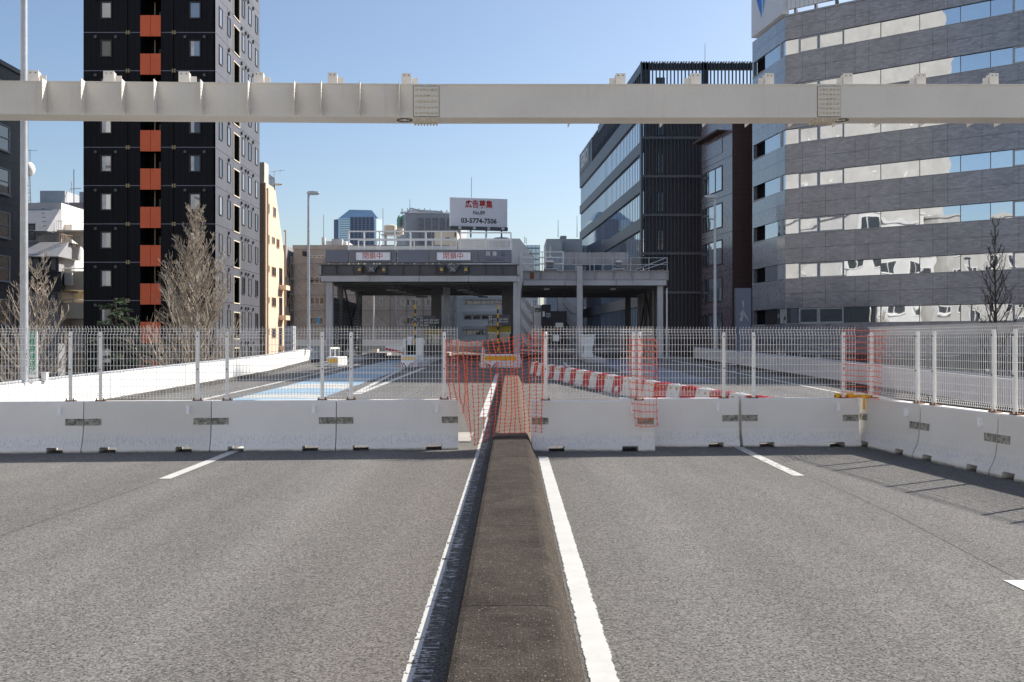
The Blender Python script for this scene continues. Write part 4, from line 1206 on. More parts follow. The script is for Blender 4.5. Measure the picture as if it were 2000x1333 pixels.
# low walls and rails beyond the gate
rl = thing('guard_rail', 'white corrugated guard rail beyond the left lanes', 'guard rail', (-14, 84, gz(84)))
Yg = 84.0
for k in range(9):
    a = wx(560, Yg) + k * 1.62
    bx('rail_section', 'offwhite', rl, a, a + 1.6, Yg, Yg + .06, wz(676, Yg), wz(664, Yg), .02)
bx('rail_base', 'conc', rl, wx(560, Yg), wx(560, Yg) + 14.5, Yg + .02, Yg + .3, gz(84) - .5, wz(676, Yg) - .01)
rl = thing('guard_rail', 'white corrugated guard rail seen through the orange net', 'guard rail', (-4, 86, gz(86)))
for k in range(3):
    a = wx(876, 86) + k * 1.0
    bx('rail_section', 'offwhite', rl, a, a + .98, 86, 86.06, wz(677, 86), wz(668, 86), .02)
bx('rail_base', 'conc', rl, wx(876, 86), wx(876, 86) + 3.0, 86.02, 86.3, gz(86) - .5, wz(677, 86) - .01)
bb = thing('equipment_cabinet', 'sunlit cream cabinet behind the left toll lane', 'cabinet', (wx(728, 79), 79, gz(79)))
MB().prism([(719.5, 684), (737, 682), (737, 699), (719.5, 701)], lambda p, e: (wx(p[0], 79), 79 + (1.2 if e else 0), wz(p[1], 79))).build('case', 'cream', bb, .02)
bx('plinth', 'conc', bb, wx(722, 79.3), wx(735, 79.3), 79.3, 80, gz(79), wz(700, 79.3))
gp = thing('louvred_unit', 'grey louvred equipment stack beside the beige building', 'equipment', (wx(570, 82), 82, STREET))
gu = bx('housing', 'grey_p', gp, wx(556, 82), wx(572, 82), 82, 83.2, STREET, wz(637, 82))
for k in range(6):
    bx('louvre', 'conc_l', gu, wx(555, 81.9), wx(573, 81.9), 81.9, 81.98, wz(700 - k * 10.5, 82), wz(693 - k * 10.5, 82))
for (px, tp, mt) in ((730, 560, 'white'), (772, 572, 'gate_blue')):
    X = wx(px, 92)
    t = thing('thin_mast', ('white' if px == 730 else 'blue-grey') + ' slim mast behind the left toll canopy', 'mast', (X, 92, STREET))
    MB().tube((X, 92, STREET), (X, 92, wz(tp - 60, 92)), .09, .06, 8).build('pole', mt, t)
    MB().tube((X, 92, STREET), (X, 92, STREET + .3), .25, n=10).build('foot', 'conc', t)

# ------------------------------------------------------------------ black tower with orange balconies
TY, TX0, TX1, TYB = 75.5, wx(163, 75.5), wx(420, 75.5), 88.85
FL = 2.905
z_line = wz(63.7, TY)
tw = thing('apartment_tower', 'tall black-clad apartment tower with a column of orange balconies', 'building', (TX0, TY, STREET))
cx0, cx1 = wx(274, TY), wx(314.5, TY)
vx0, vx1 = wx(249.6, TY), wx(339.4, TY)
TOP = z_line + 5 * FL
bx('core', 'shade_black', tw, TX0 + .1, TX1 - 1.4, TY + 1.7, TYB - .1, STREET, TOP)
bx('sun_block_cap', 'shade_black', tw, TX0, TX1, TY, TYB, TOP + .01, TOP + .4)  # unseen cap added to keep sun out of the hollow shell
fr = Face(0, TY, 1, 0)
sd_ = Face(TX1, TY, 0, 1)       # right-hand side wall, u runs away from the camera
bx('left_return', 'black_clad', tw, TX0 + .005, TX0 + .1, TY + .1, TYB, STREET, TOP)
bx('recess_cheek', 'black_clad', tw, cx0 - .12, cx0 - .01, TY + .1, TY + 1.7, STREET, TOP)
bx('recess_cheek', 'black_clad', tw, cx1 + .01, cx1 + .12, TY + .1, TY + 1.7, STREET, TOP)
nfl = 11
for k in range(-3, nfl):
    zb = z_line - k * FL; zt = zb + FL
    if zt < STREET + .2: continue
    g_ = .02
    for (a, b) in ((TX0, vx0 - .03), (vx0 + .03, cx0), (cx1, vx1 - .03), (vx1 + .03, TX1)):
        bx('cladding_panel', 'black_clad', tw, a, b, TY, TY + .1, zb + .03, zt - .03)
    bx('floor_joint', 'joint', tw, TX0 + .01, cx0, TY + .012, TY + .1, zb - .03, zb + .03)
    bx('floor_joint', 'joint', tw, cx1, TX1 - .01, TY + .012, TY + .1, zb - .03, zb + .03)
    for vx in (vx0, vx1):
        c = MB()
        for sx in (-1, 1):
            for sz in (-1, 1):
                c.box(vx + sx * .085 - .055, vx + sx * .085 + .055, TY - .02, TY + .02, zb + sz * .085 - .055, zb + sz * .085 + .055)
        stuff(c.build('brass_cross', 'brass', tw))
    # balcony: slab, two orange panels, door, pipe
    pz0 = zb - .31; pz1 = zb + 1.29
    mid = (cx0 + cx1) / 2
    bx('balcony_slab', 'shade_black', tw, cx0, cx1, TY + .08, TY + 1.69, zb - .22, zb)
    for (a, b) in ((cx0 + .01, mid - .012), (mid + .012, cx1 - .01)):
        bx('balcony_panel', 'orange', tw, a, b, TY - .05, TY + .05, pz0, pz1, .008)
    bx('balcony_door', 'steel_dk', tw, mid + .05, cx1 - .08, TY + 1.62, TY + 1.69, zb + .02, zb + 2.1)
    MB().tube((mid - .1, TY + 1.2, zb), (mid - .1, TY + 1.2, zb + FL - .23), .06, n=8).build('drain_pipe', 'beige_d', tw)
    for (a, b) in ((197, 219), (370, 392.5)):
        z0 = zb + 1.02; z1 = zb + 2.32
        rr = random.Random(int(k * 7 + a))
        w = window(tw, fr, wx(a, TY), wx(b, TY), z0, z1, 'black', rr.choice(['glass_m', 'glass_m', 'glass_s', 'glass_d']), .09, .07)
        if rr.random() < .6:
            bx('curtain', 'curtain', w, wx(a, TY) + .12, wx(a, TY) + .12 + rr.uniform(.15, .3), TY - .03, TY - .022, z0 + .1, z1 - .1)
            
    for px in (187, 226.5, 362, 399.5):
        bx('vent_hood', 'steel_dk', tw, wx(px, TY) - .1, wx(px, TY) + .1, TY - .12, TY - .002, zb + 2.45, zb + 2.65, .02)
    # side wall
    for (a, b) in ((0, 3.3), (3.32, 4.96), (6.74, 8.25), (8.27, TYB - TY)):
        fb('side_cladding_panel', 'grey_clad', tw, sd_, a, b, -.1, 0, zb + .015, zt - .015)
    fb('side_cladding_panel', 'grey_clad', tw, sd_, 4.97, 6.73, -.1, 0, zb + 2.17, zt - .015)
    for (ya, yb_) in ((76.5, 77.4), (78.77, 79.6), (83.0, 83.9), (85.05, 86.0), (87.3, 88.2)):
        rr = random.Random(int(k * 13 + ya))
        window(tw, sd_, ya - TY, yb_ - TY, zb + .83, zb + 2.33, 'steel_dk', 'glass_m' if rr.random() < .75 else 'glass_d', .07, .06)
    o = fb('opening_floor', 'shade_black', tw, sd_, 80.5 - TY, 82.2 - TY, -1.35, -.01, zb - .1, zb + .02)
    MB().frame(sd_, 80.42 - TY, 82.28 - TY, zb - .02, zb + 2.22, .08, .0, .05).build('opening_frame', 'cream', o)
    for yv in (79.1, 82.8, 84.1, 84.9, 86.5):
        fb('vent_hood', 'steel_dk', tw, sd_, yv - TY - .12, yv - TY + .12, .002, .14, zb + 2.5, zb + 2.72)

# ------------------------------------------------------------------ beige building behind it
BX, BY0 = -22.85, 92.4
bgb = thing('beige_apartment', 'narrow beige building with a sloping rear wall beside the black tower', 'building', (BX, BY0, STREET))
def zy(zx, zy_):
    px = 500 + zx / 3.175; py = 300 + zy_ / 3.175
    Y = yx(px, BX)
    return Y, wz(py, Y)
prof_b = [(BY0, STREET), (BY0, 16.6), (96.0, 16.6), (99.7, 10.7), (99.9, 10.0), (99.9, STREET)]
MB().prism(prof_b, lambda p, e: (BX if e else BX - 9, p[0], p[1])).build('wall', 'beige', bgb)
bx('front_wall', 'beige_d', bgb, BX - 9, BX - .05, BY0 - .06, BY0 - .003, STREET, 16.5)  # shade of the front put into a darker tan sheet over the wall
bfc = Face(BX, BY0, 0, 1)
for (a, b, c, d) in ((72, 82, 308, 375), (105, 122, 330, 400), (70, 82, 500, 565), (98, 115, 515, 565), (127, 143, 527, 592), (75, 82, 693, 738), (97, 122, 700, 768), (75, 82, 890, 930), (97, 122, 890, 955), (75, 82, 1085, 1125), (97, 122, 1082, 1145)):
    Y0, z1 = zy(a, c); Y1, z0 = zy(b, d)
    window(bgb, bfc, Y0 - BY0, Y1 - BY0, z0, z1, 'beige_d', 'glass_d', .07, .05, 1 if b - a > 14 else 0)
for (c, d) in ((708, 850), (893, 1035), (1080, 1222)):
    Y0, z1 = zy(142, c); Y1, z0 = zy(163, d)
    bl = fb('balcony', 'beige', bgb, bfc, Y0 - BY0, Y1 - BY0 + .3, .0, .7, z0, z0 + .45)
    fb('balcony_door', 'glass_d', bl, bfc, Y0 - BY0 + .05, Y1 - BY0, .0, .02, z0 + .46, z1)
    for k in range(8):
        u = Y0 - BY0 + .05 + k * .2
        fb('baluster', 'steel_dk', bl, bfc, u, u + .03, .62, .66, z0 + .451, z0 + 1.3)
for (zx, zs) in ((65, 230), (176, 490)):
    Y0, z1 = zy(zx, zs)
    MB().path([(BX - .1, Y0 + .3, z1 + .15), (BX + .1, Y0 + .1, z1 + .2), (BX + .12, Y0, z1), (BX + .12, Y0, STREET)], .07, 8).build('drain_pipe', 'beige_d', bgb)
bx('penthouse', 'cream', bgb, BX - 4, BX - .15, BY0 + .1, BY0 + 1.6, 16.605, 18.5)
rail = MB()
for k in range(12):
    y = BY0 + 1.6 + k * .2
    rail.tube((BX - .08, y, 16.6), (BX - .08, y, 17.6), .02, n=4)
rail.tube((BX - .08, BY0 + 1.6, 17.6), (BX - .08, 96, 17.6), .035, n=4)
rail.tube((BX - 3, 96, 17.6), (BX - .08, 96, 17.6), .035, n=4)
for k in range(10): rail.tube((BX - .08 - k * .3, 96, 16.6), (BX - .08 - k * .3, 96, 17.6), .02, n=4)
stuff(rail.build('roof_railing', 'steel_dk', bgb))
ds = MB().lathe((BX + .25, 96.2, 16.9), [(.02, 0), (.3, .06), (.42, .16), (.40, .17), (.02, .05)], 14).build('dish_antenna', 'white', bgb)
MB().tube((BX - .1, 96.1, 16.6), (BX - .1, 96.1, 18.3), .03).tube((BX - .5, 96.1, 18.2), (BX + .9, 96.1, 18.4), .02).tube((BX + .5, 95.9, 18.1), (BX + .5, 96.3, 18.6), .015).build('aerial', 'steel', bgb)

# ------------------------------------------------------------------ charcoal building on the far left
CX = -40.0
chb = thing('charcoal_building', 'charcoal tiled office block cut by the left edge of the photo', 'building', (CX, 72, STREET))
cf = Face(CX, 66, 0, 1)
ctop = wz(115, 77.5)
bx('wall', 'dk_tile', chb, CX - 14, CX, 66, 82.3, STREET, ctop - .35)
bx('roof_coping', 'steel_dk', chb, CX - 14.1, CX + .12, 65.9, 82.4, ctop - .345, ctop)
for k in range(8):
    zt = wz(242.7, 78) - k * 3.42 + 3.42
    z0 = zt - 2.05
    if z0 < STREET + .5: continue
    for (u0, u1) in ((10.9, 13.2), (6.0, 8.4), (1.5, 4.0)):
        window(chb, cf, u0, u1, z0, zt, 'grey_p', 'glass_k', .09, .1, 0, rails=1, sill=True)
    fb('tile_joint', 'black', chb, cf, .1, 16.2, .0, .008, z0 - .75, z0 - .70)

# ------------------------------------------------------------------ cream stepped building between
WY = 95.0
def X9(px, Y=WY): return wx(px, Y)
def Z9(py, Y=WY): return wz(py, Y)
crb = thing('cream_building', 'cream stepped apartment house with grey slanted roofs behind the bare tree', 'building', (X9(100), WY, STREET))
bx('wall', 'cream', crb, X9(20), X9(163), WY + 3.5, WY + 16, STREET, Z9(560))
bx('upper_block', 'offwhite', crb, X9(25), X9(92), WY + 3, WY + 12, Z9(560) + .01, Z9(388))
bx('upper_block', 'offwhite', crb, X9(92.5), X9(108), WY + 3.6, WY + 12, Z9(560) + .01, Z9(430))
# slanted slate fronts
MB().prism([(WY - .2, Z9(452)), (WY + 2.6, Z9(402)), (WY + 3.0, Z9(402)), (WY + 3.0, Z9(452))], lambda p, e: (X9(30) if e else X9(93), p[0], p[1])).build('slanted_roof', 'slate', crb)
MB().prism([(WY - 1.6, Z9(504)), (WY + .6, Z9(472)), (WY + 3.4, Z9(472)), (WY + 3.4, Z9(504))], lambda p, e: (X9(40) if e else X9(128), p[0], p[1])).build('slanted_roof', 'slate', crb)
bx('bay_wall', 'granite', crb, X9(58), X9(122), WY - .3, WY + 3.4, Z9(570), Z9(531))
bx('bay_wall', 'slate', crb, X9(58), X9(116), WY - .1, WY + 3.4, Z9(531) + .005, Z9(504) - .005)
bx('bay_wall', 'slate', crb, X9(58), X9(114), WY - .1, WY + 3.4, STREET, Z9(570) - .005)
cfr = Face(0, WY - .1, 1, 0)
for (a, b) in ((63, 79), (81, 96), (98, 113)):
    window(crb, cfr, X9(a), X9(b), Z9(530), Z9(499), 'steel_dk', 'glass_m', .12, .08)
for (a, b) in ((82, 96), (98, 112)):
    window(crb, cfr, X9(a), X9(b), Z9(603), Z9(573), 'steel_dk', 'glass_m', .12, .08)
window(crb, Face(0, WY + .0, 1, 0), X9(54), X9(70), Z9(470), Z9(437), 'steel_dk', 'glass_m', .12, .08)
def rail_run(parent, p0, p1, z0, z1, n, mat, name='balcony_railing', r=.03):
    m = MB()
    for i in range(n + 1):
        t = i / n
        x = p0[0] + (p1[0] - p0[0]) * t; y = p0[1] + (p1[1] - p0[1]) * t
        m.tube((x, y, z0), (x, y, z1), r * .7, n=4)
    m.tube((*p0, z1), (*p1, z1), r, n=4); m.tube((*p0, z0), (*p1, z0), r * .7, n=4)
    return stuff(m.build(name, mat, parent))
rail_run(crb, (X9(52), WY - .4), (X9(118), WY - .4), Z9(473), Z9(454), 26, 'steel_dk')
rail_run(crb, (X9(118), WY - .2), (X9(138), WY + 2.0), Z9(478), Z9(458), 12, 'beige_d')
rail_run(crb, (X9(97), WY + 1.5), (X9(157), WY + 3.2), Z9(446), Z9(428), 22, 'white_fence')
bx('balcony_floor', 'cream', crb, X9(96), X9(160), WY + 1.6, WY + 3.4, Z9(450), Z9(446) - .01)
MB().prism([(98, 446), (160, 452), (160, 520), (140, 480)], lambda p, e: (X9(p[0]), WY + (2.4 if e else 3.3), Z9(p[1]))).build('slanted_wall', 'offwhite', crb)
for (q0, q1) in ((566, 529), (622, 591)):
    bx('balcony_parapet', 'cream', crb, X9(113), X9(164), WY + .6, WY + 1.0, Z9(q0), Z9(q1), .03)
    bx('balcony_floor', 'cream', crb, X9(113), X9(164), WY + 1.0, WY + 3.4, Z9(q0), Z9(q0) + .2)
    MB().tube((X9(113), WY + .8, Z9(q1) + .28), (X9(164), WY + .8, Z9(q1) + .28), .06, n=6).build('hand_rail', 'pale_ink', crb)
ac = bx('box_window', 'offwhite', crb, X9(124), X9(139), WY + .2, WY + .58, Z9(557), Z9(533))
bx('dark_edge', 'black', ac, X9(121), X9(123.8), WY + .3, WY + .58, Z9(557), Z9(533))
bx('lower_wall', 'offwhite', crb, X9(114), X9(164), WY + 3.0, WY + 3.45, Z9(690), Z9(622) - .05)
for (a, b, q0, q1) in ((143, 157, 523, 486), (80, 88, 436, 416)):
    window(crb, Face(0, WY + 3.0 if a < 100 else WY + 3.5, 1, 0), X9(a), X9(b), Z9(q0), Z9(q1), 'steel_dk', 'glass_d', .1, .06)
st = MB()
for k in range(5): st.tube((X9(72 + k * 3.2), WY + .9 - k * .25, Z9(406 + k * 9)), (X9(79 + k * 3.2), WY + .9 - k * .25, Z9(406 + k * 9)), .03, n=4)
stuff(st.build('roof_rungs', 'steel_dk', crb))
# radome on lattice mast
rd = thing('radome', 'white ball radome on a lattice mast above the cream house', 'antenna', (X9(56), 101, Z9(388)))
sp = []
for i in range(9):
    t = math.pi * i / 8; sp.append((max(.01, .62 * math.sin(t)), .62 - .75 * math.cos(t)))
MB().lathe((wx(56, 101), 101, wz(343, 101)), sp, 16).build('ball', 'white', rd, smooth=True)
m = MB()
for (dx, dy) in ((-.4, -.4), (.4, -.4), (0, .5)): m.tube((wx(56, 101) + dx, 101 + dy, Z9(388)), (wx(56, 101) + dx * .6, 101 + dy * .6, wz(342, 101)), .05, n=5)
for k in range(4):
    z = Z9(388) + k * .75; s = .4
    m.tube((wx(56, 101) - s, 100.6, z), (wx(56, 101) + s * .8, 100.6, z + .7), .035, n=4); m.tube((wx(56, 101) + s, 100.6, z), (wx(56, 101) - s * .8, 100.6, z + .7), .035, n=4)
stuff(m.build('lattice', 'steel', rd))
m = MB().tube((wx(57, 101), 101.2, wz(345, 101)), (wx(57, 101), 101.2, wz(292, 101)), .04, n=5).tube((wx(54, 101), 101.2, wz(293, 101)), (wx(71, 101), 101.2, wz(294, 101)), .03, n=4)
stuff(m.build('aerial', 'steel', rd))
# far grey blocks
fg = thing('grey_block', 'blue-grey rooftop block far behind the cream house', 'building', (wx(110, 150), 150, STREET))
gy = 150
bx('wall', 'grey_p', fg, wx(72, gy), wx(134, gy), gy, gy + 20, STREET, wz(396, gy))
bx('upper_wall', 'grey_p', fg, wx(72, gy), wx(121, gy), gy + 1, gy + 12, wz(396, gy) + .01, wz(371, gy))
for (a, b, q0, q1) in ((100, 105, 427, 412), (115, 130, 418, 413)):
    window(fg, Face(0, gy, 1, 0), wx(a, gy), wx(b, gy), wz(q0, gy), wz(q1, gy), 'pale_ink', 'glass_b', .15, .08)
MB().tube((wx(133, gy), gy + 2, wz(396, gy)), (wx(133, gy), gy + 2, wz(327, gy)), .09, n=5).tube((wx(125, gy), gy + 2, wz(366, gy)), (wx(148, gy), gy + 2, wz(364, gy)), .07, n=4).tube((wx(117, gy), gy + 4, wz(371, gy)), (wx(117, gy), gy + 4, wz(347, gy)), .07, n=4).build('aerial', 'steel', fg)
fg = thing('pink_block', 'dusty pink block with a white-framed window, left of the black tower', 'building', (wx(150, 140), 140, STREET))
bx('wall', plain('pink_render', (.30, .235, .235), .8, .08, .5), fg, wx(134.5, 140), wx(172, 140), 140, 156, STREET, wz(396, 140))
bx('penthouse', 'grey_p', fg, wx(149, 140), wx(172, 140), 141, 150, wz(396, 140) + .01, wz(373, 140))
window(fg, Face(0, 140, 1, 0), wx(151, 140), wx(166, 140), wz(421, 140), wz(407, 140), 'pale_ink', 'glass_d', .18, .1, 1)

# ------------------------------------------------------------------ grey tiled office block on the right
def tile_rot(name, c, bw, bh, rot, rough, spec, var, mortar=.6, cloud=.15, coat=0):
    m = tile_mat(name, c, bw, bh, None, rough, mortar, var, .5, spec, 'XZ', cloud, coat)
    nt = m.node_tree
    mp = [n for n in nt.nodes if n.type == 'MAPPING'][0]
    mp.inputs['Rotation'].default_value = (0, 0, rot)
    return m
A = Vector((21.85, 90.5)); B = Vector((22.62, 85.1)); C_ = Vector((22.9, 83.5))
dCE = Vector((.782, -.623)); dCE.normalize()
E = C_ + dCE * 24.6
M['tile_main'] = tile_rot('grey_glazed_tile', (.27, .262, .285), .42, .125, math.atan2(.623, .782), .24, .75, .26, coat=.3)
M['tile_side'] = tile_rot('grey_glazed_tile_side', (.24, .24, .27), .42, .125, -math.atan2(B.y - A.y, B.x - A.x), .22, .8, .12, coat=1.0)
gb = thing('office_block', 'large grey tiled office block with long window strips on the right', 'building', (C_.x, C_.y, STREET))
nin = Vector((.623, .782))
inner = [A + Vector((.4, -.3)), B + Vector((.4, .2)), C_ + nin * .35, E + nin * .35, E + nin * 22, A + Vector((14, 16))]
MB().plan([(p.x, p.y) for p in inner], STREET, 29.0).build('core', 'shade_black', gb)
fCE = Face(C_.x, C_.y, dCE.x, dCE.y)
dAB = (B - A); LAB = dAB.length
fAB = Face(A.x, A.y, dAB.x, dAB.y)
dBC = (C_ - B); LBC = dBC.length
fBC = Face(B.x, B.y, dBC.x, dBC.y)
def uCE(px):
    k = (px - 1000) / F
    return (C_.y * k - C_.x) / (dCE.x - dCE.y * k)
GT = 27.07; GP = 3.745; GH = 1.27
cols = [0.0] + [uCE(p) for p in (1567, 1612, 1670, 1697, 1758, 1822, 1851, 1918, 1990)] + [21.2, 24.6]
wins = [uCE(p) for p in (1533, 1559.6, 1598, 1647.6, 1719.4, 1795.6, 1875.4, 1934, 1978)] + [17.4 + .9, 20.4, 22.5, 24.6]
wins[0] = 0.0
framed = {1, 2, 8}
for k in range(-0, 9):
    gt = GT - k * GP; g0 = gt - GH
    btop = 29.05 if k == 0 else gt + GP - GH
    if g0 < STREET: continue
    # tile band above this strip: two rows of panels
    zm = gt + (btop - gt) * .5
    for (za, zb2) in ((gt + .02, zm - .008), (zm + .008, btop - .02)):
        for i in range(len(cols) - 1):
            fb('tile_panel', 'tile_main', gb, fCE, cols[i] + .008, cols[i + 1] - .008, -.35, 0, za, zb2)
        fb('tile_panel', 'tile_side', gb, fAB, 0, LAB - .01, -.35, 0, za, zb2)
        fb('corner_tile_panel', 'tile_side', gb, fBC, 0, LBC - .01, -.3, 0, za, zb2)
    # glass strip
    for i in range(len(wins) - 1):
        u0, u1 = wins[i], wins[i + 1]
        rr = random.Random(k * 31 + i)
        tl = rr.uniform(-.014, .014); tz = rr.uniform(-.010, .010)
        p = MB().add([fCE.pt(u0 + .015, -.10 + tl, g0 + .03), fCE.pt(u1 - .015, -.10 - tl, g0 + .03), fCE.pt(u1 - .015, -.10 - tl + tz, gt - .03), fCE.pt(u0 + .015, -.10 + tl + tz, gt - .03),
                      fCE.pt(u0 + .015, -.18, g0 + .03), fCE.pt(u1 - .015, -.18, g0 + .03), fCE.pt(u1 - .015, -.18, gt - .03), fCE.pt(u0 + .015, -.18, gt - .03)],
                     [(0, 1, 2, 3), (7, 6, 5, 4), (0, 4, 5, 1), (1, 5, 6, 2), (2, 6, 7, 3), (3, 7, 4, 0)]).build('window_pane', 'glass_r', gb)
        if i in framed:
            MB().frame(fCE, u0 + .02, u1 - .02, g0 + .02, gt - .02, .09, -.16, -.02).build('window_frame', 'grey_ink', p)
        else:
            fb('mullion', 'steel_dk', p, fCE, u1 - .02, u1 + .02, -.15, -.07, g0 + .02, gt - .02)
    fb('strip_sill', 'conc', gb, fCE, 0, 24.6, -.34, .03, g0 - .035, g0 + .018)
    fb('strip_head', 'steel_dk', gb, fCE, 0, 24.6, -.34, .012, gt - .015, gt + .018)
    fb('window_pane', 'glass_r', gb, fAB, LAB * .50, LAB - .01, -.2, -.1, g0 + .02, gt)
    fb('corner_pane', 'glass_r', gb, fBC, 0, LBC - .02, -.25, -.1, g0 + .02, gt)
    fb('corner_mullion', 'steel', gb, fBC, LBC * .45, LBC * .55, -.1, .02, g0 + .02, gt)
    # shallow loggia recess on the side, its shade put into a near-black back
    lo = fb('loggia_floor', 'conc', gb, fAB, .05, LAB * .5, -.34, .04, g0 - .10, g0 - .005)
    fb('loggia_back', 'shade_black', lo, fAB, .3, LAB * .49, -.385, -.36, g0, gt)
    fb('loggia_post', 'tile_side', lo, fAB, 0, .28, -.34, -.002, g0, gt)
bx('base_wall', 'granite', gb, 24, 26, 86, 88, STREET, -4)
# roof sign band: white ribbed hoarding along both faces
M['hoarding'] = ribbed('white_hoarding', (.66, .67, .69), .3, .5, 0, .35)
M['hoard_s'] = plain('white_hoarding_side', (.68, .69, .71), .5, .04, .6)
hd = fb('roof_hoarding', 'hoarding', gb, fCE, .1, 24.5, -.6, -.3, 29.75, 37)
hs = fb('roof_hoarding', 'hoard_s', gb, fAB, -.1, LAB + 1.2, -.6, .05, 29.45, 37)
for k in range(14):
    fb('hoarding_strut', 'steel_dk', hd, fCE, .6 + k * 1.75, .75 + k * 1.75, -.9, -.45, 29.0, 29.749)
fb('roof_kerb', 'conc', gb, fCE, 0, 24.6, -.5, .03, 29.055, 29.2)
# blue emblem on the side hoarding: two half lozenges
u_a, u_b, u_c, u_d = LAB * .13, LAB * .42, LAB * .47, LAB * .70
MB().prism([(u_a, 33.2), (u_b, 36.4), (u_b, 29.95 + .6)], lambda p, e: fAB.pt(p[0], .053 if e else .075, p[1])).build('emblem_half', 'blue_ink', hs)
MB().prism([(u_d, 33.4), (u_c, 36.5), (u_c, 30.75)], lambda p, e: fAB.pt(p[0], .053 if e else .075, p[1])).build('emblem_half', 'blue_ink2', hs)

# ------------------------------------------------------------------ dark finned office with glass side
SY = 112.0
KS = SY / 100.0
def zk(z): return EYE + (z - EYE) * KS
SX0, SX1 = wx(1252, SY), wx(1475, SY)
SL = Vector((10.05 * KS, 148.0 * KS)); SC0 = Vector((SX0, SY))
so = thing('finned_office', 'dark office building with upright black fins and striped glass side', 'building', (SX0, SY, STREET))
ztop = wz(122, SY)
roofz = wz(172, SY)
MB().plan([(SX0 + .25, SY + .9), (SX1, SY + .9), (SX1, 146 * KS), (SL.x + .3, 147.5 * KS)], STREET, roofz).build('core', 'spandrel', so)
sf = Face(SX0, SY, 1, 0)
bz = [wz(q, SY) for q in (195.5, 270.6, 345.6, 421, 496, 572, 647)]
NF = 32
finm = None
for i in range(NF):
    x = SX0 + .06 + (SX1 - SX0 - .2) * i / (NF - 1)
    o = bx('fin', 'dk_blue', so, x - .055, x + .055, SY - .28, SY + .05, STREET, ztop - .06)
for z in bz:
    b_ = bx('floor_band', 'spandrel', so, SX0, SX1, SY - .36, SY - .29, z - .14, z + .14)
    zt = z + 2.75
    window(so, Face(0, SY + .9, 1, 0), wx(1283, SY), wx(1301, SY), z + .5, zt, 'dk_blue', 'glass_d', .06, .04, 1, rails=2)
for px in (1380,):
    bx('crown_post', 'dk_blue', so, wx(1371, SY), wx(1384, SY), SY + .06, SY + .5, roofz, ztop)
bx('crown_post', 'dk_blue', so, SX0, wx(1270, SY), SY + .06, SY + .5, roofz, ztop)
cr_ = bx('crown_rail', 'dk_blue', so, SX0, SX1, SY + .06, SY + .5, wz(136, SY), wz(123.5, SY))
# crown teeth
tt = MB()
for i in range(44):
    x = SX0 + (SX1 - SX0) * i / 43
    tt.box(x - .06, x + .06, SY - .35, SY + .4, ztop - .055, ztop + .03)
stuff(tt.build('crown_teeth', 'grey_ink', so))
MB().tube((wx(1377, 116), 116, roofz), (wx(1377, 116), 116, wz(85, 116)), .06, .03, 6).build('roof_mast', 'steel', so)
# side wall: u runs from the far end (left) to the front corner
dS = SC0 - SL; LS = dS.length
fS = Face(SL.x, SL.y, dS.x, dS.y)
side_tops = [zk(24.66) - 3.86 * KS * k for k in range(9)]
fb('side_parapet', 'spandrel', so, fS, 0, LS, -.3, 0, zk(24.66) + .02, zk(26.3))
for k, gt in enumerate(side_tops):
    g0 = gt - 2.62 * KS
    if g0 < STREET: break
    for i in range(6):
        fb('window_pane', 'glass_f', so, fS, LS * i / 6 + .02, LS * (i + 1) / 6 - .02, -.3, -.22, g0, gt)
    fb('side_spandrel', 'spandrel', so, fS, 0, LS, -.3, 0, g0 - 1.22 * KS, g0 - .02)
    m = MB()
    for i in range(52):
        u = .2 + (LS - .4) * i / 51
        m.fbox(fS, u - .03, u + .03, -.22, -.185, g0, gt)
    stuff(m.build('glass_fins', 'gate_blue', so))
fb('corner_pier', 'dk_blue', so, fS, LS - .55, LS - .02, -.25, .03, STREET, zk(26.3))
fb('crown_side_rail', 'dk_blue', so, fS, LS - 33, LS, -.2, .02, ztop - 1.1, ztop - .05)
fb('crown_side_wall', 'spandrel', so, fS, 0, 13 * KS, -.25, .02, zk(26.3) + .005, zk(29.6))
for i in range(34):
    u = 13.2 * KS + (LS - 13.4 * KS) * i / 33
    zt_ = zk(29.6) if u < LS - 33 else ztop - .06
    fb('crown_fin', 'dk_blue', so, fS, u - .06, u + .06, -.2, .015, zk(26.3) + .005, min(zt_, zk(29.6) + max(0, (u - 13 * KS)) * .06))
sgp = fb('side_sign', 'spandrel', so, fS, 1.0, 12.6, .03, .10, zk(26.6), zk(29.3))
ang_s = math.atan2(dS.y, dS.x)
pp = fS.pt(6.8, .12, zk(27.95))
text('SEIKO', 'side_lettering', 'pale_ink', sgp, 3.0, pp, ang_s, bold=.02)

# ------------------------------------------------------------------ brown building
br_ = thing('brown_building', 'brown tiled building with maroon front between dark office and grey block', 'building', (21.2, 96, STREET))
BRX0, BRX1 = wx(1430, 96), 24.0
bztop = wz(205, 96)
MB().plan([(BRX0, 96), (BRX1, 96), (BRX1, 104.1), (19.83, 104.1)], STREET, bztop).build('wall', 'brown', br_)
bx('maroon_front', 'maroon', br_, BRX0 + .02, BRX1, 95.9, 95.997, STREET, bztop - .05)
fBR = Face(19.83, 104.1, BRX0 - 19.83, 96 - 104.1)
LBR = math.hypot(BRX0 - 19.83, 96 - 104.1)
def uBR(px):
    k = (px - 1000) / F
    return (104.1 * k - 19.83) / (fBR.u[0] - fBR.u[1] * k)
ua, ub = max(.05, uBR(1372)), uBR(1411)
for k in range(7):
    zt = wz(324, 98.8) - k * 3.67
    if k == 0:
        pass
    window(br_, fBR, ua, ub, zt - 2.5, zt, 'maroon', 'glass_r', .1, .06, 2)
    fb('tile_joint', 'black', br_, fBR, 0, LBR - .02, 0, .008, zt + .5, zt + .54)
fb('eaves', 'maroon', br_, fBR, -.2, ub + .6, -.1, .9, wz(262, 98.8), wz(258, 98.8))
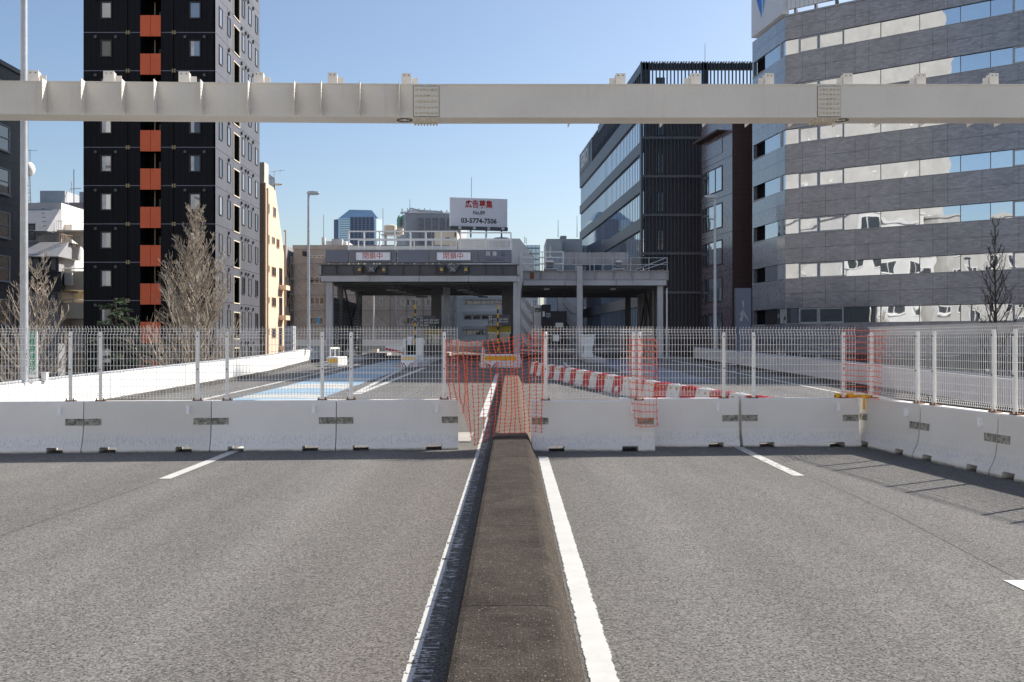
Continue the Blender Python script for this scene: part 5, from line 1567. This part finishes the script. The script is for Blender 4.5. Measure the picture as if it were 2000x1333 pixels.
fb('top_storey', 'brown', br_, fBR, .2, ub, 0, .05, wz(300, 98.8), wz(265, 98.8))

# white pylon sign with grey emblem
py_ = thing('pylon_sign', 'tall pale pylon sign with a grey three-bladed emblem', 'sign', (wx(1452, 80), 80, STREET))
pl = bx('sign_body', 'pylon', py_, wx(1437, 80), wx(1467.5, 80), 80, 80.5, STREET, wz(563, 80), .03)
cx_, cz_ = wx(1451.5, 80), wz(612, 80)
def lz(pts): 
    MB().prism(pts, lambda p, e: (cx_ + p[0], 80 - (.003 if e else .02), cz_ + p[1])).build('emblem_blade', 'grey_ink', pl)
lz([(-.06, .45), (.06, .45), (.06, 1.0), (-.06, 1.0)]); lz([(0, .35), (-.30, -.15), (-.12, -.15), (.02, .1)]); lz([(-.05, .05), (.12, .2), (-.1, -.7), (-.3, -.55)]); lz([(.08, .15), (.45, -.6), (.55, -.75), (.1, -.25)])

# ------------------------------------------------------------------ scaffolded building behind the gate
KY = 110.0
sc = thing('scaffolded_building', 'weathered beige building wrapped in scaffolding behind the left toll canopy', 'building', (wx(720, KY), KY, STREET))
kz = wz(481, KY)
bx('wall', 'conc', sc, wx(573, KY), wx(876, KY), KY, KY + 16, STREET, kz)
bx('roof_kerb', 'conc', sc, wx(572, KY), wx(877, KY), KY - .15, KY - .005, kz - .35, kz + .1)
fk = Face(0, KY, 1, 0)
for (a, b, c, d, mu) in ((230, 350, 515, 535, 3), (240, 345, 668, 720, 2), (243, 345, 815, 870, 2), (240, 340, 960, 1015, 1), (745, 770, 820, 880, 0), (897, 1040, 828, 880, 3), (897, 1025, 960, 1015, 2), (360, 520, 668, 720, 3), (360, 520, 815, 870, 3), (640, 700, 668, 720, 1), (560, 640, 960, 1015, 2), (1080, 1180, 828, 880, 2), (1080, 1180, 668, 720, 2), (700, 860, 668, 720, 3)):
    z1 = wz(360 + c / 3.7, KY); z0 = wz(360 + d / 3.7, KY)
    window(sc, fk, wx(540 + a / 3.7, KY), wx(540 + b / 3.7, KY), z0, z1, 'conc_l', 'glass_d', .09, .06, mu)
bx('blue_notice', 'blue_ink2', sc, wx(617.5, KY), wx(626, KY), KY - .08, KY - .065, wz(632.5, KY), wz(621, KY))
bx('awning', 'black', sc, wx(593, KY), wx(598, KY), KY - .7, KY - .01, wz(501, KY), wz(492, KY))
# water tank on stilts
tk = thing('water_tank', 'round rusty white water tank on steel stilts on the rooftop', 'water tank', (wx(763, 113), 113, kz))
X_ = wx(762.5, 113)
MB().lathe((X_, 113, wz(459, 113)), [(.72, 0), (.78, .03), (.74, .06), (.74, 1.0), (.6, 1.08), (.2, 1.14)], 16).build('tank', 'cream', tk)
for (dx, dy) in ((-.55, -.55), (.55, -.55), (.55, .55), (-.55, .55)):
    MB().tube((X_ + dx, 113 + dy, kz), (X_ + dx, 113 + dy, wz(459, 113)), .06).build('leg', 'rust', tk)
bx('platform', 'steel', tk, X_ - 1.0, X_ + 1.0, 112, 114, wz(459.5, 113) - .06, wz(459.5, 113))
bx('side_tank', 'cream', tk, X_ + .85, X_ + 1.45, 112.6, 113.4, wz(458.5, 113), wz(447, 113))
for (px, tp) in ((632, 420), (748, 407)):
    t = thing('roof_mast', 'thin roof mast ' + ('left of the blue glass tower' if px == 632 else 'between the blue tower and the water tank'), 'mast', (wx(px, 114), 114, kz))
    MB().tube((wx(px, 114), 114, kz), (wx(px, 114), 114, wz(tp, 114)), .05, .03, 5).build('rod', 'steel', t)
    bx('base_block', 'conc_l', t, wx(px - 3, 114), wx(px + 3, 114), 113.8, 114.2, kz, wz(464, 114) if px == 632 else kz + .5)
t = thing('roof_house', 'low cream roof house and grey plant left of the gate signs', 'building', (wx(615, 114), 114, kz))
bx('wall', 'offwhite', t, wx(640, 114), wx(680, 114), 113, 118, kz, wz(473, 114)); bx('plant_box', 'grey_p', t, wx(651, 113), wx(671, 113), 112, 112.9, kz, wz(469, 113))
# scaffolding: standards, ledgers and braces, with grey sheeting at the left end
sf_ = thing('scaffolding', 'steel pipe scaffolding with cross braces and grey sheet on the beige building', 'scaffold', (wx(700, KY), KY - 1, STREET))
m = MB(); n0 = 0
xs_ = []
x = wx(573, KY)
while x < wx(905, KY):
    xs_.append(x); x += 1.8
zs_ = [STREET + .2 + 1.72 * k for k in range(11)]
for yy in (KY - 1.2, KY - .45):
    for x in xs_: m.tube((x, yy, STREET), (x, yy, zs_[-1] + .8), .045, n=4)
    for z in zs_: m.tube((xs_[0], yy, z), (xs_[-1], yy, z), .04, n=4)
for i in range(len(xs_) - 1):
    for j in range(len(zs_) - 1):
        m.tube((xs_[i], KY - 1.22, zs_[j]), (xs_[i + 1], KY - 1.22, zs_[j + 1]), .02, n=3)
        m.tube((xs_[i + 1], KY - 1.22, zs_[j]), (xs_[i], KY - 1.22, zs_[j + 1]), .02, n=3)
stuff(m.build('pipes', 'pipe', sf_, recalc=False))
for z in zs_[:-1]: bx('plank_deck', 'conc', sf_, xs_[0], xs_[-1], KY - 1.15, KY - .5, z - .02, z + .02) if z < 2 else None
MB().box(wx(556, KY), wx(564.5, KY), KY - 1.5, KY + 6, STREET, wz(482, KY)).build('grey_sheet', 'net_grey', sf_)
m = MB()
for k in range(10):
    z = zs_[k]
    m.box(wx(565, KY), wx(573, KY), KY - 1.0, KY + .5, z, z + .08)
    m.tube((wx(565, KY), KY - 1.3, z), (wx(572.5, KY), KY - 1.3, z + 1.7), .05, n=4)
    m.tube((wx(567, KY), KY - 1.1, z + .9), (wx(571, KY), KY - 1.1, z + .9), .1, n=5)
stuff(m.build('stair_bay', 'steel_dk', sf_))

# ------------------------------------------------------------------ white building carrying the billboard
VY = 122.0
wb = thing('white_building', 'off-white building with window bands and zigzag outside stair, under the billboard', 'building', (wx(950, VY), VY, STREET))
vz = wz(497, VY)
bx('wall', 'offwhite', wb, wx(878, VY), wx(1013, VY), VY, VY + 20, STREET, vz)
bx('upper_wall', 'offwhite', wb, wx(893, VY), wx(1016, VY), VY + 2, VY + 18, vz + .01, wz(463, VY))
bx('roof_house', 'cream', wb, wx(846, VY), wx(891, VY), VY + 2, VY + 8, STREET, wz(448, VY))
bx('roof_door', 'glass_d', wb, wx(868, VY), wx(876, VY), VY + 1.96, VY + 1.995, wz(467, VY), wz(461, VY))
fv = Face(0, VY, 1, 0)
for (q0, q1) in ((596, 587), (625, 616), (655, 645), (683, 674), (560, 551)):
    for i in range(5):
        a = 906 + i * 17; b = a + 16.5
        window(wb, fv, wx(a, VY), wx(b, VY), wz(q0, VY), wz(q1, VY), 'conc_l', 'glass_d', .07, .05)
    bx('band_ledge', 'conc_l', wb, wx(905, VY), wx(992, VY), VY - .35, VY - .002, wz(q1 - .3, VY) + .05, wz(q1 - .3, VY) + .45)
stz = [wz(q, VY - 6) for q in (690, 660, 630, 600, 570, 540, 510)]
for k in range(6):
    x0, x1 = wx(1018, VY - 6), wx(1041, VY - 6)
    if True:
        MB().prism([(x0, stz[k + 1] - .15), (x0, stz[k + 1] + .85), (x1, stz[k] + .85), (x1, stz[k] - .15)], lambda p, e: (p[0], VY - 6 + (.18 if e else 0), p[1])).build('stair_parapet', 'offwhite', wb)
    bx('stair_landing', 'offwhite', wb, x1 - .5, x1 + .2, VY - 5.8, VY - 4.2, stz[k] + .7, stz[k] + .95)
    bx('stair_window', 'glass_d', wb, wx(1034, VY - 4), wx(1039, VY - 4), VY - 4.06, VY - 4.01, wz(648 - 30 * k, VY - 4), wz(640 - 30 * k, VY - 4))
bx('stair_tower', 'offwhite', wb, wx(1014, VY - 4), wx(1043, VY - 4), VY - 4, VY - .05, STREET, wz(500, VY - 4))
MB().prism([(1012, 500), (1012, 466), (1016, 464), (1044, 500)], lambda p, e: (wx(p[0], VY), VY + (6 if e else 1.9), wz(p[1], VY))).build('slanted_gable', 'offwhite', wb)
railing(wb, wx(900, VY), wx(1000, VY), VY + .5, vz, wz(470, VY), 8, 'white_fence', .05)
m = MB().lathe((wx(978, VY), VY + 4, wz(468, VY)), [(1.4, 0), (1.3, .35), (.9, .6), (.2, .7)], 14)
m.build('roof_dome', 'grey_p', wb, smooth=True)
stuff(MB().tube((wx(1029, VY), VY + 6, wz(468, VY)), (wx(1029, VY), VY + 6, wz(455, VY)), .06, n=4).tube((wx(1026, VY), VY + 6, wz(466, VY)), (wx(1026, VY), VY + 6, wz(452, VY)), .05, n=4).build('roof_aerials', 'steel', wb))
# billboard
bd = thing('billboard', 'white rooftop billboard with red Japanese heading and black phone number', 'billboard', (wx(935, 120), 120, wz(463, 120)))
bl_, br__ = Vector((wx(879, 119), 119)), Vector((wx(991, 120.6), 120.6))
fB = Face(bl_.x, bl_.y, br__.x - bl_.x, br__.y - bl_.y)
LB = (br__ - bl_).length
bz0, bz1 = wz(443, 119.6), wz(387, 119.6)
pnl = fb('panel', 'sign_white', bd, fB, 0, LB, -.35, 0, bz0, bz1, .02)
angB = math.atan2(br__.y - bl_.y, br__.x - bl_.x)
text('広告募集', 'heading', 'red_ink', pnl, .98, fB.pt(LB * .50, .01, wz(400, 119.6)), angB, bold=.024, xs=.86)
text('No.89', 'number_line', 'black_ink', pnl, .62, fB.pt(LB * .50, .01, wz(416, 119.6)), angB, bold=.02, xs=.92)
text('03-5774-7506', 'phone_line', 'black_ink', pnl, .80, fB.pt(LB * .5, .01, wz(432, 119.6)), angB, bold=.03, xs=.97)
fb('lamp_tray', 'steel_dk', bd, fB, 0, LB, -.3, .3, wz(450, 119.6), bz0 - .02)
for k in range(4):
    u = LB * (.16 + .25 * k)
    fb('spot_lamp', 'pale_ink', bd, fB, u - .15, u + .15, .3, .5, wz(449, 119.6), wz(444, 119.6))
for k in range(4):
    u = LB * (.1 + .27 * k)
    fb('support_post', 'steel_dk', bd, fB, u - .08, u + .08, -.5, -.36, wz(464, 120), bz1 - .5)
m = MB().tube(fB.pt(LB * .38, -.4, bz1), fB.pt(LB * .38, -.4, wz(345, 119.6)), .04, .03, 5)
m.build('lightning_rod', 'steel', bd)

# ------------------------------------------------------------------ far buildings
QY = 165.0
gq = thing('grey_mesh_building', 'grey panelled building with tangled rooftop pipes left of the billboard', 'building', (wx(830, QY), QY, STREET))
MB().plan([(wx(775, 172), 172), (wx(793, QY), QY), (wx(900, QY), QY), (wx(900, QY), QY + 22), (wx(775, 172), QY + 22)], STREET, wz(417, QY)).build('wall', 'grey_p', gq)
bx('net_screen', 'net_grey', gq, wx(814, QY - 1), wx(892, QY - 1), QY - 1, QY - .6, STREET, wz(426, QY - 1)); gq.children[-1]['label'] = 'grey netting screen'
for px in (815, 828, 842, 856, 870):
    bx('screen_post', 'grey_p', gq, wx(px, QY - 1.1), wx(px + 2, QY - 1.1), QY - 1.1, QY - 1.02, STREET, wz(425, QY))
MB().prism([(777, 425), (783, 423), (783, 443), (777, 445)], lambda p, e: (wx(p[0], 169.5), 169.4 - (.4 if e else 0) - (p[0] - 777) * .3, wz(p[1], 169.5))).build('green_sign', plain('green_sign_face', (.03, .30, .13), .5), gq)
m = MB()
rp = random.Random(4)
for k in range(5):
    m.tube((wx(782, QY), QY + k, wz(416 - k * 2, QY)), (wx(880, QY), QY + k, wz(418 - k * 2, QY)), .13, n=6)
for k in range(9):
    px = 784 + k * 11
    m.tube((wx(px, QY), QY + 1, wz(418, QY)), (wx(px, QY), QY + 1, wz(407 + rp.uniform(-2, 3), QY)), .09, n=5)
for k in range(5):
    m.path([(wx(795, QY), QY + k, wz(418, QY)), (wx(802 + k, QY), QY + k, wz(407 + k * 2, QY)), (wx(820 + 2 * k, QY), QY + k, wz(411 + k, QY)), (wx(865, QY), QY + k, wz(414 + k, QY))], .12, 6)
stuff(m.build('roof_pipes', 'steel', gq))
MB().tube((wx(794.5, QY), QY + 5, wz(418, QY)), (wx(794.5, QY), QY + 5, wz(381, QY)), .07, .04, 5).build('lightning_rod', 'steel', gq)

TYF = 620.0
bt_ = thing('glass_tower', 'distant blue glass high-rise with a chamfered crown', 'building', (wx(697, TYF), TYF, STREET))
def XF(px): return wx(px, TYF)
def ZF(py): return wz(py, TYF)
MB().plan([(XF(651), TYF + 6), (XF(662), TYF), (XF(735), TYF), (XF(744), TYF + 6), (XF(744), TYF + 26), (XF(651), TYF + 26)], STREET, ZF(427)).build('shaft', 'glass_b', bt_)
MB().add([(XF(660), TYF + 1, ZF(427)), (XF(738), TYF + 1, ZF(427)), (XF(738), TYF + 24, ZF(427)), (XF(660), TYF + 24, ZF(427)), (XF(679), TYF + 7, ZF(407)), (XF(723), TYF + 7, ZF(408)), (XF(723), TYF + 18, ZF(408)), (XF(679), TYF + 18, ZF(407))],
         [(0, 3, 2, 1), (4, 5, 6, 7), (0, 1, 5, 4), (1, 2, 6, 5), (2, 3, 7, 6), (3, 0, 4, 7)]).build('crown', 'glass_b', bt_)
mw = plain('hazy_mauve_cladding', (.24, .27, .37), .6, .06, .05)  # distance haze put into the mauve colour
pw = bx('front_wall', mw, bt_, XF(684), XF(731), TYF - .6, TYF - .02, STREET, ZF(424))
for r in range(16):
    for c in range(6):
        bx('window', 'spandrel', pw, XF(686 + c * 7.6), XF(690 + c * 7.6), TYF - .8, TYF - .61, ZF(429 + r * 4.4), ZF(426.6 + r * 4.4))
for r in range(18):
    bx('floor_ledge', mw, bt_, XF(663), XF(683.5), TYF - .5, TYF - .02, ZF(430 + r * 4.4), ZF(429.2 + r * 4.4))
bx('left_wall', mw, bt_, XF(651) - .3, XF(659), TYF + 3.5, TYF + 7, STREET, ZF(428))

bb_ = thing('blue_glass_block', 'small blue glass block right of the zigzag stair', 'building', (wx(1033, 210), 210, STREET))
MB().plan([(wx(1012, 210), 210), (wx(1054, 210), 210), (wx(1056, 216), 216), (wx(1012, 216), 222)], STREET, wz(479, 210)).build('glazing', 'glass_b', bb_)
for k in range(9): bx('floor_band', 'steel_dk', bb_, wx(1012, 209.8), wx(1054.5, 209.8), 209.7, 209.95, wz(486 + k * 11, 210), wz(484.5 + k * 11, 210))
for k in range(6): bx('mullion', 'steel_dk', bb_, wx(1014 + k * 8, 209.8), wx(1014.6 + k * 8, 209.8), 209.75, 209.97, STREET, wz(479, 210))
pw_ = thing('pale_block', 'pale grey block with small roof hut left of the finned office', 'building', (wx(1100, 150), 150, STREET))
PY = 150.0
bx('wall', 'conc_l', pw_, wx(1067, PY), wx(1098, PY), PY, PY + 12, STREET, wz(467, PY))
bx('rear_wall', 'conc_l', pw_, wx(1086, PY), wx(1140, PY), PY + 3, PY + 15, STREET, wz(463, PY))
bx('roof_hut', 'conc', pw_, wx(1098, PY), wx(1110, PY), PY + 5, PY + 8, wz(463, PY) + .01, wz(454, PY))
for (a, b, q0, q1) in ((1071, 1078, 505, 478), (1069, 1082, 560, 540), (1120, 1124, 484, 478)):
    window(pw_, Face(0, PY if a < 1090 else PY + 3, 1, 0), wx(a, PY), wx(b, PY), wz(q0, PY), wz(q1, PY), 'cream', 'glass_m', .12, .06)
for (px, tp) in ((1090, 430), (1127, 422)):
    MB().tube((wx(px, 155), 155, wz(464, 155)), (wx(px, 155), 155, wz(tp, 155)), .06, .03, 5).build('lightning_rod', 'steel', pw_)
bk = thing('black_house', 'low black house with an air conditioner seen under the right canopy', 'building', (wx(1085, 112), 112, STREET))
bx('wall', 'black', bk, wx(1059, 112), wx(1107, 112), 112, 122, STREET, wz(608, 112))
bx('upper_wall', 'black', bk, wx(1059, 112), wx(1076, 112), 112.3, 122, wz(608, 112) + .01, wz(595, 112))
bx('air_conditioner', 'offwhite', bk, wx(1060, 111.6), wx(1064, 111.6), 111.6, 111.95, wz(619, 112), wz(609, 112))
bx('air_conditioner', 'offwhite', bk, wx(1085, 111.6), wx(1100, 111.6), 111.6, 111.95, wz(640, 112), wz(631, 112))
window(bk, Face(0, 112, 1, 0), wx(1066, 112), wx(1075, 112), wz(620, 112), wz(612, 112), 'grey_ink', 'glass_m', .08, .05, 1)
cw = thing('pale_house', 'narrow pale house with a brown window left of the black house', 'building', (wx(1050, 114), 114, STREET))
bx('wall', 'offwhite', cw, wx(1043.5, 114), wx(1057, 114), 114, 124, STREET, wz(596, 114))
window(cw, Face(0, 114, 1, 0), wx(1044.5, 114), wx(1056, 114), wz(610, 114), wz(602, 114), 'steel_dk', 'glass_d', .08, .05)
sh = thing('outside_stair', 'grey concrete outside stair at the foot of the finned office', 'staircase', (wx(1118, 118), 118, STREET))
for k in range(3):
    MB().prism([(1100, 575 + 30 * k), (1118, 600 + 30 * k), (1128, 600 + 30 * k), (1128, 612 + 30 * k), (1116, 612 + 30 * k), (1100, 592 + 30 * k)], lambda p, e: (wx(p[0], 118), 118 + (1.0 if e else 0), wz(p[1], 118))).build('stair_flight', 'conc', sh)
bx('stair_core', 'conc_l', sh, wx(1090, 120), wx(1127, 120), 120, 123, STREET, wz(560, 120))

# ------------------------------------------------------------------ neighbours outside the frame; rear pale slabs are added for bounce light, the others' shade and mirror images are in the photo
ot = thing('neighbour_tower', 'tall slab block beyond the right edge that shades the toll lanes', 'building', (57, 73, STREET))
MB().plan([(44, 74.5), (74, 70.0), (77, 92), (47, 96)], STREET, 55).build('wall', 'grey_p', ot)
fo = Face(44, 74.5, 30, -4.5)
for k in range(15):
    fb('window_band', 'glass_s', ot, fo, .5, 29.5, .0, .05, STREET + 3 + k * 3.9, STREET + 5 + k * 3.9)
def make_offcamera_block(label, x0, x1, y0, y1, top, wall, rows, ncol, wh, ww):
    t = thing('offcamera_block', label, 'building', ((x0 + x1) / 2, y0, STREET))
    bx('wall', wall, t, x0, x1, y0, y1, STREET, top)
    f = Face(x1, y0, 0, 1)
    for r in range(rows):
        for c in range(ncol):
            u = (y1 - y0) * (c + .5) / ncol; z = STREET + 2 + r * 3.5
            if z + wh > top - .5: continue
            window(t, f, u - ww / 2, u + ww / 2, z, z + wh, 'white', 'glass_d', .12, .05, 1, sill=True)
    bx('roof_kerb', wall, t, x0 - .2, x1 + .2, y0 - .2, y1 + .2, top + .005, top + .5)
    return t
make_offcamera_block('white block beyond the left edge, mirrored in the grey office windows', -56, -44, 22.5, 37, 22, 'conc_l', 8, 3, 1.7, 3.0)
make_offcamera_block('tall beige slab beyond the left edge, mirrored in upper office windows', -72, -57, 9, 64, 62, 'conc', 14, 9, .5, .5)
make_offcamera_block('grey block with many windows beyond the left edge, mirrored in office windows', -56, -42, -6, 21.5, 21, 'conc', 8, 7, 1.9, 2.0)
make_offcamera_block('added pale bounce slab behind the camera to the left, unseen', -46, -14, -52, -34, 26, 'offwhite', 0, 1, 1, 1)  # this and the next two are added to bounce sunlight forward
make_offcamera_block('added pale bounce slab behind the camera to the right, unseen', 14, 52, -46, -30, 28, 'conc_l', 0, 1, 1, 1)
make_offcamera_block('added wide pale bounce slab far behind the camera over the road, unseen', -22, 24, -92, -74, 34, 'offwhite', 0, 1, 1, 1)

# ------------------------------------------------------------------ trees
def curve_pts(p, d, length, n, rn, bend, wob):
    pts = [p.copy()]
    d = d.normalized()
    for i in range(n):
        d = (d + Vector((rn.uniform(-wob, wob), rn.uniform(-wob, wob), bend + rn.uniform(-wob, wob) * .5))).normalized()
        p = p + d * (length / n)
        pts.append(p.copy())
    return pts
def bare_tree(label, X, Y, ztop, zcrown, rad, nlat, nsub, seed, mat='twig', trunk_r=.16, shape=.8, elev=(25, 55), bend=.18, tw=.011, subl=.42, sides=3, bark='bark'):
    rn = random.Random(seed)
    t = thing('bare_tree', label, 'tree', (X, Y, STREET))
    H = ztop - STREET
    n = 14
    pts = []; rs = []
    for i in range(n + 1):
        s = i / n
        pts.append(Vector((X + .12 * math.sin(s * 7 + seed) * s, Y + .12 * math.cos(s * 5 + seed) * s, STREET + H * s)))
        rs.append(trunk_r * (1 - s) ** .85 + .012)
    MB().path(pts, rs, 7).build('trunk', bark, t, smooth=True)
    m = MB()
    for i in range(nlat):
        s = (i + rn.random()) / nlat
        z = zcrown + (ztop - zcrown) * s ** .92 * .985
        q = (z - STREET) / H
        k = min(n - 1, int(q * n))
        base = pts[k].lerp(pts[k + 1], q * n - k)
        az = i * 2.399 + rn.uniform(-.5, .5)
        el = R(rn.uniform(*elev) + 18 * s)
        low = min(1, (s + .10) / .28)
        L = rad * (max(.10, 1 - s)) ** shape * rn.uniform(.65, 1.08) * (.55 + .45 * low)
        d = Vector((math.cos(az) * math.cos(el), math.sin(az) * math.cos(el), math.sin(el)))
        lp = curve_pts(base, d, L, 6, rn, bend, .10)
        r0 = max(tw * 1.2, .028 * L / 2 + .010)
        lr = [r0 * (1 - .8 * j / 6) + tw * .3 for j in range(7)]
        m.path(lp, lr, 4)
        for b in range(nsub):
            f = .18 + .82 * (b + rn.random()) / nsub
            k2 = min(5, int(f * 6)); sp = lp[k2].lerp(lp[k2 + 1], f * 6 - k2)
            dd = (lp[k2 + 1] - lp[k2]).normalized()
            sd2 = Vector((rn.uniform(-1, 1), rn.uniform(-1, 1), rn.uniform(-.25, .9))).normalized()
            d2 = (dd * .8 + sd2 * .9).normalized()
            l2 = L * subl * (1.05 - f * .6) * rn.uniform(.5, 1.1)
            bp = curve_pts(sp, d2, l2, 3, rn, bend * .8, .14)
            m.path(bp, [tw * 1.2, tw * 1.05, tw * .9, tw * .6], sides)
            for c in range(3):
                f3 = rn.uniform(.2, .95)
                k3 = min(2, int(f3 * 3)); s3 = bp[k3].lerp(bp[k3 + 1], f3 * 3 - k3)
                d3 = ((bp[k3 + 1] - bp[k3]).normalized() + Vector((rn.uniform(-1, 1), rn.uniform(-1, 1), rn.uniform(-.3, .9))) * .75).normalized()
                l3 = l2 * rn.uniform(.25, .55)
                m.path([s3, s3 + d3 * l3 * .5, s3 + d3 * l3 + Vector((0, 0, .03))], [tw * .85, tw * .7, tw * .5], 3)
    o = m.build('crown', mat, t, recalc=False)
    return t
bare_tree('tall bare ginkgo full of tan twigs in front of the black tower', wx(378, 52), 52, wz(410, 52), -5.8, 6.6, 135, 17, 21, tw=.0098, trunk_r=.2, shape=.85, elev=(18, 46), bend=.13)
bare_tree('bare spreading tree with curling branches behind the left pole', wx(66, 46), 46, wz(515, 46), -5.8, 4.6, 74, 11, 8, tw=.0098, trunk_r=.13, shape=.62, elev=(0, 30), bend=.15, subl=.45)
bare_tree('thin dark bare tree in front of the grey office block on the right', wx(1945, 56), 56, wz(438, 56), -3.0, 3.8, 56, 9, 5, mat='bark_d', tw=.010, trunk_r=.11, shape=.75, elev=(20, 48), bark='bark_d')
# cedar
def cedar(label, X, Y, ztop, rad, seed):
    rn = random.Random(seed)
    t = thing('cedar_tree', label, 'tree', (X, Y, STREET))
    MB().path([(X, Y, STREET), (X + .05, Y, -1), (X, Y, ztop - .3)], [.16, .09, .02], 7).build('trunk', 'bark_d', t)
    m = MB(); br = MB()
    nb = 62
    for i in range(nb):
        s = i / nb
        z = -6.0 + (ztop + 5.8) * s
        az = i * 2.399 + rn.uniform(-.4, .4)
        L = rad * (1.05 - s) ** .75 * rn.uniform(.6, 1.15) + .25
        dirv = Vector((math.cos(az), math.sin(az), .18))
        p = Vector((X, Y, z))
        pts = [p + dirv * L * f + Vector((0, 0, -.28 * L * f * f)) for f in (0, .33, .66, 1)]
        br.path(pts, [.03, .02, .014, .006], 4)
        side = Vector((-math.sin(az), math.cos(az), 0))
        for k in range(int(60 * L)):
            f = rn.uniform(.15, 1.03)
            c = p + dirv * L * f + Vector((0, 0, -.28 * L * f * f)) + side * rn.uniform(-1, 1) * (.16 + .34 * L * f * (1.12 - f)) + Vector((0, 0, rn.uniform(-.07, .06)))
            for q in range(4):
                a2 = az + rn.uniform(-1.1, 1.1)
                l = rn.uniform(.10, .22)
                tip = c + Vector((math.cos(a2) * l, math.sin(a2) * l, rn.uniform(-.10, .05)))
                w = Vector((-math.sin(a2), math.cos(a2), rn.uniform(-.5, .5))) * rn.uniform(.016, .03)
                m.add([c - w, c + w, tip + w * .3, tip - w * .3], [(0, 1, 2, 3)])
    br.build('branches', 'bark_d', t, recalc=False)
    m.build('crown', 'needle', t, recalc=False)
cedar('dark green cedar with layered drooping boughs beside the bare ginkgo', wx(226, 49), 49, wz(570, 49), 2.9, 3)
make_texts()
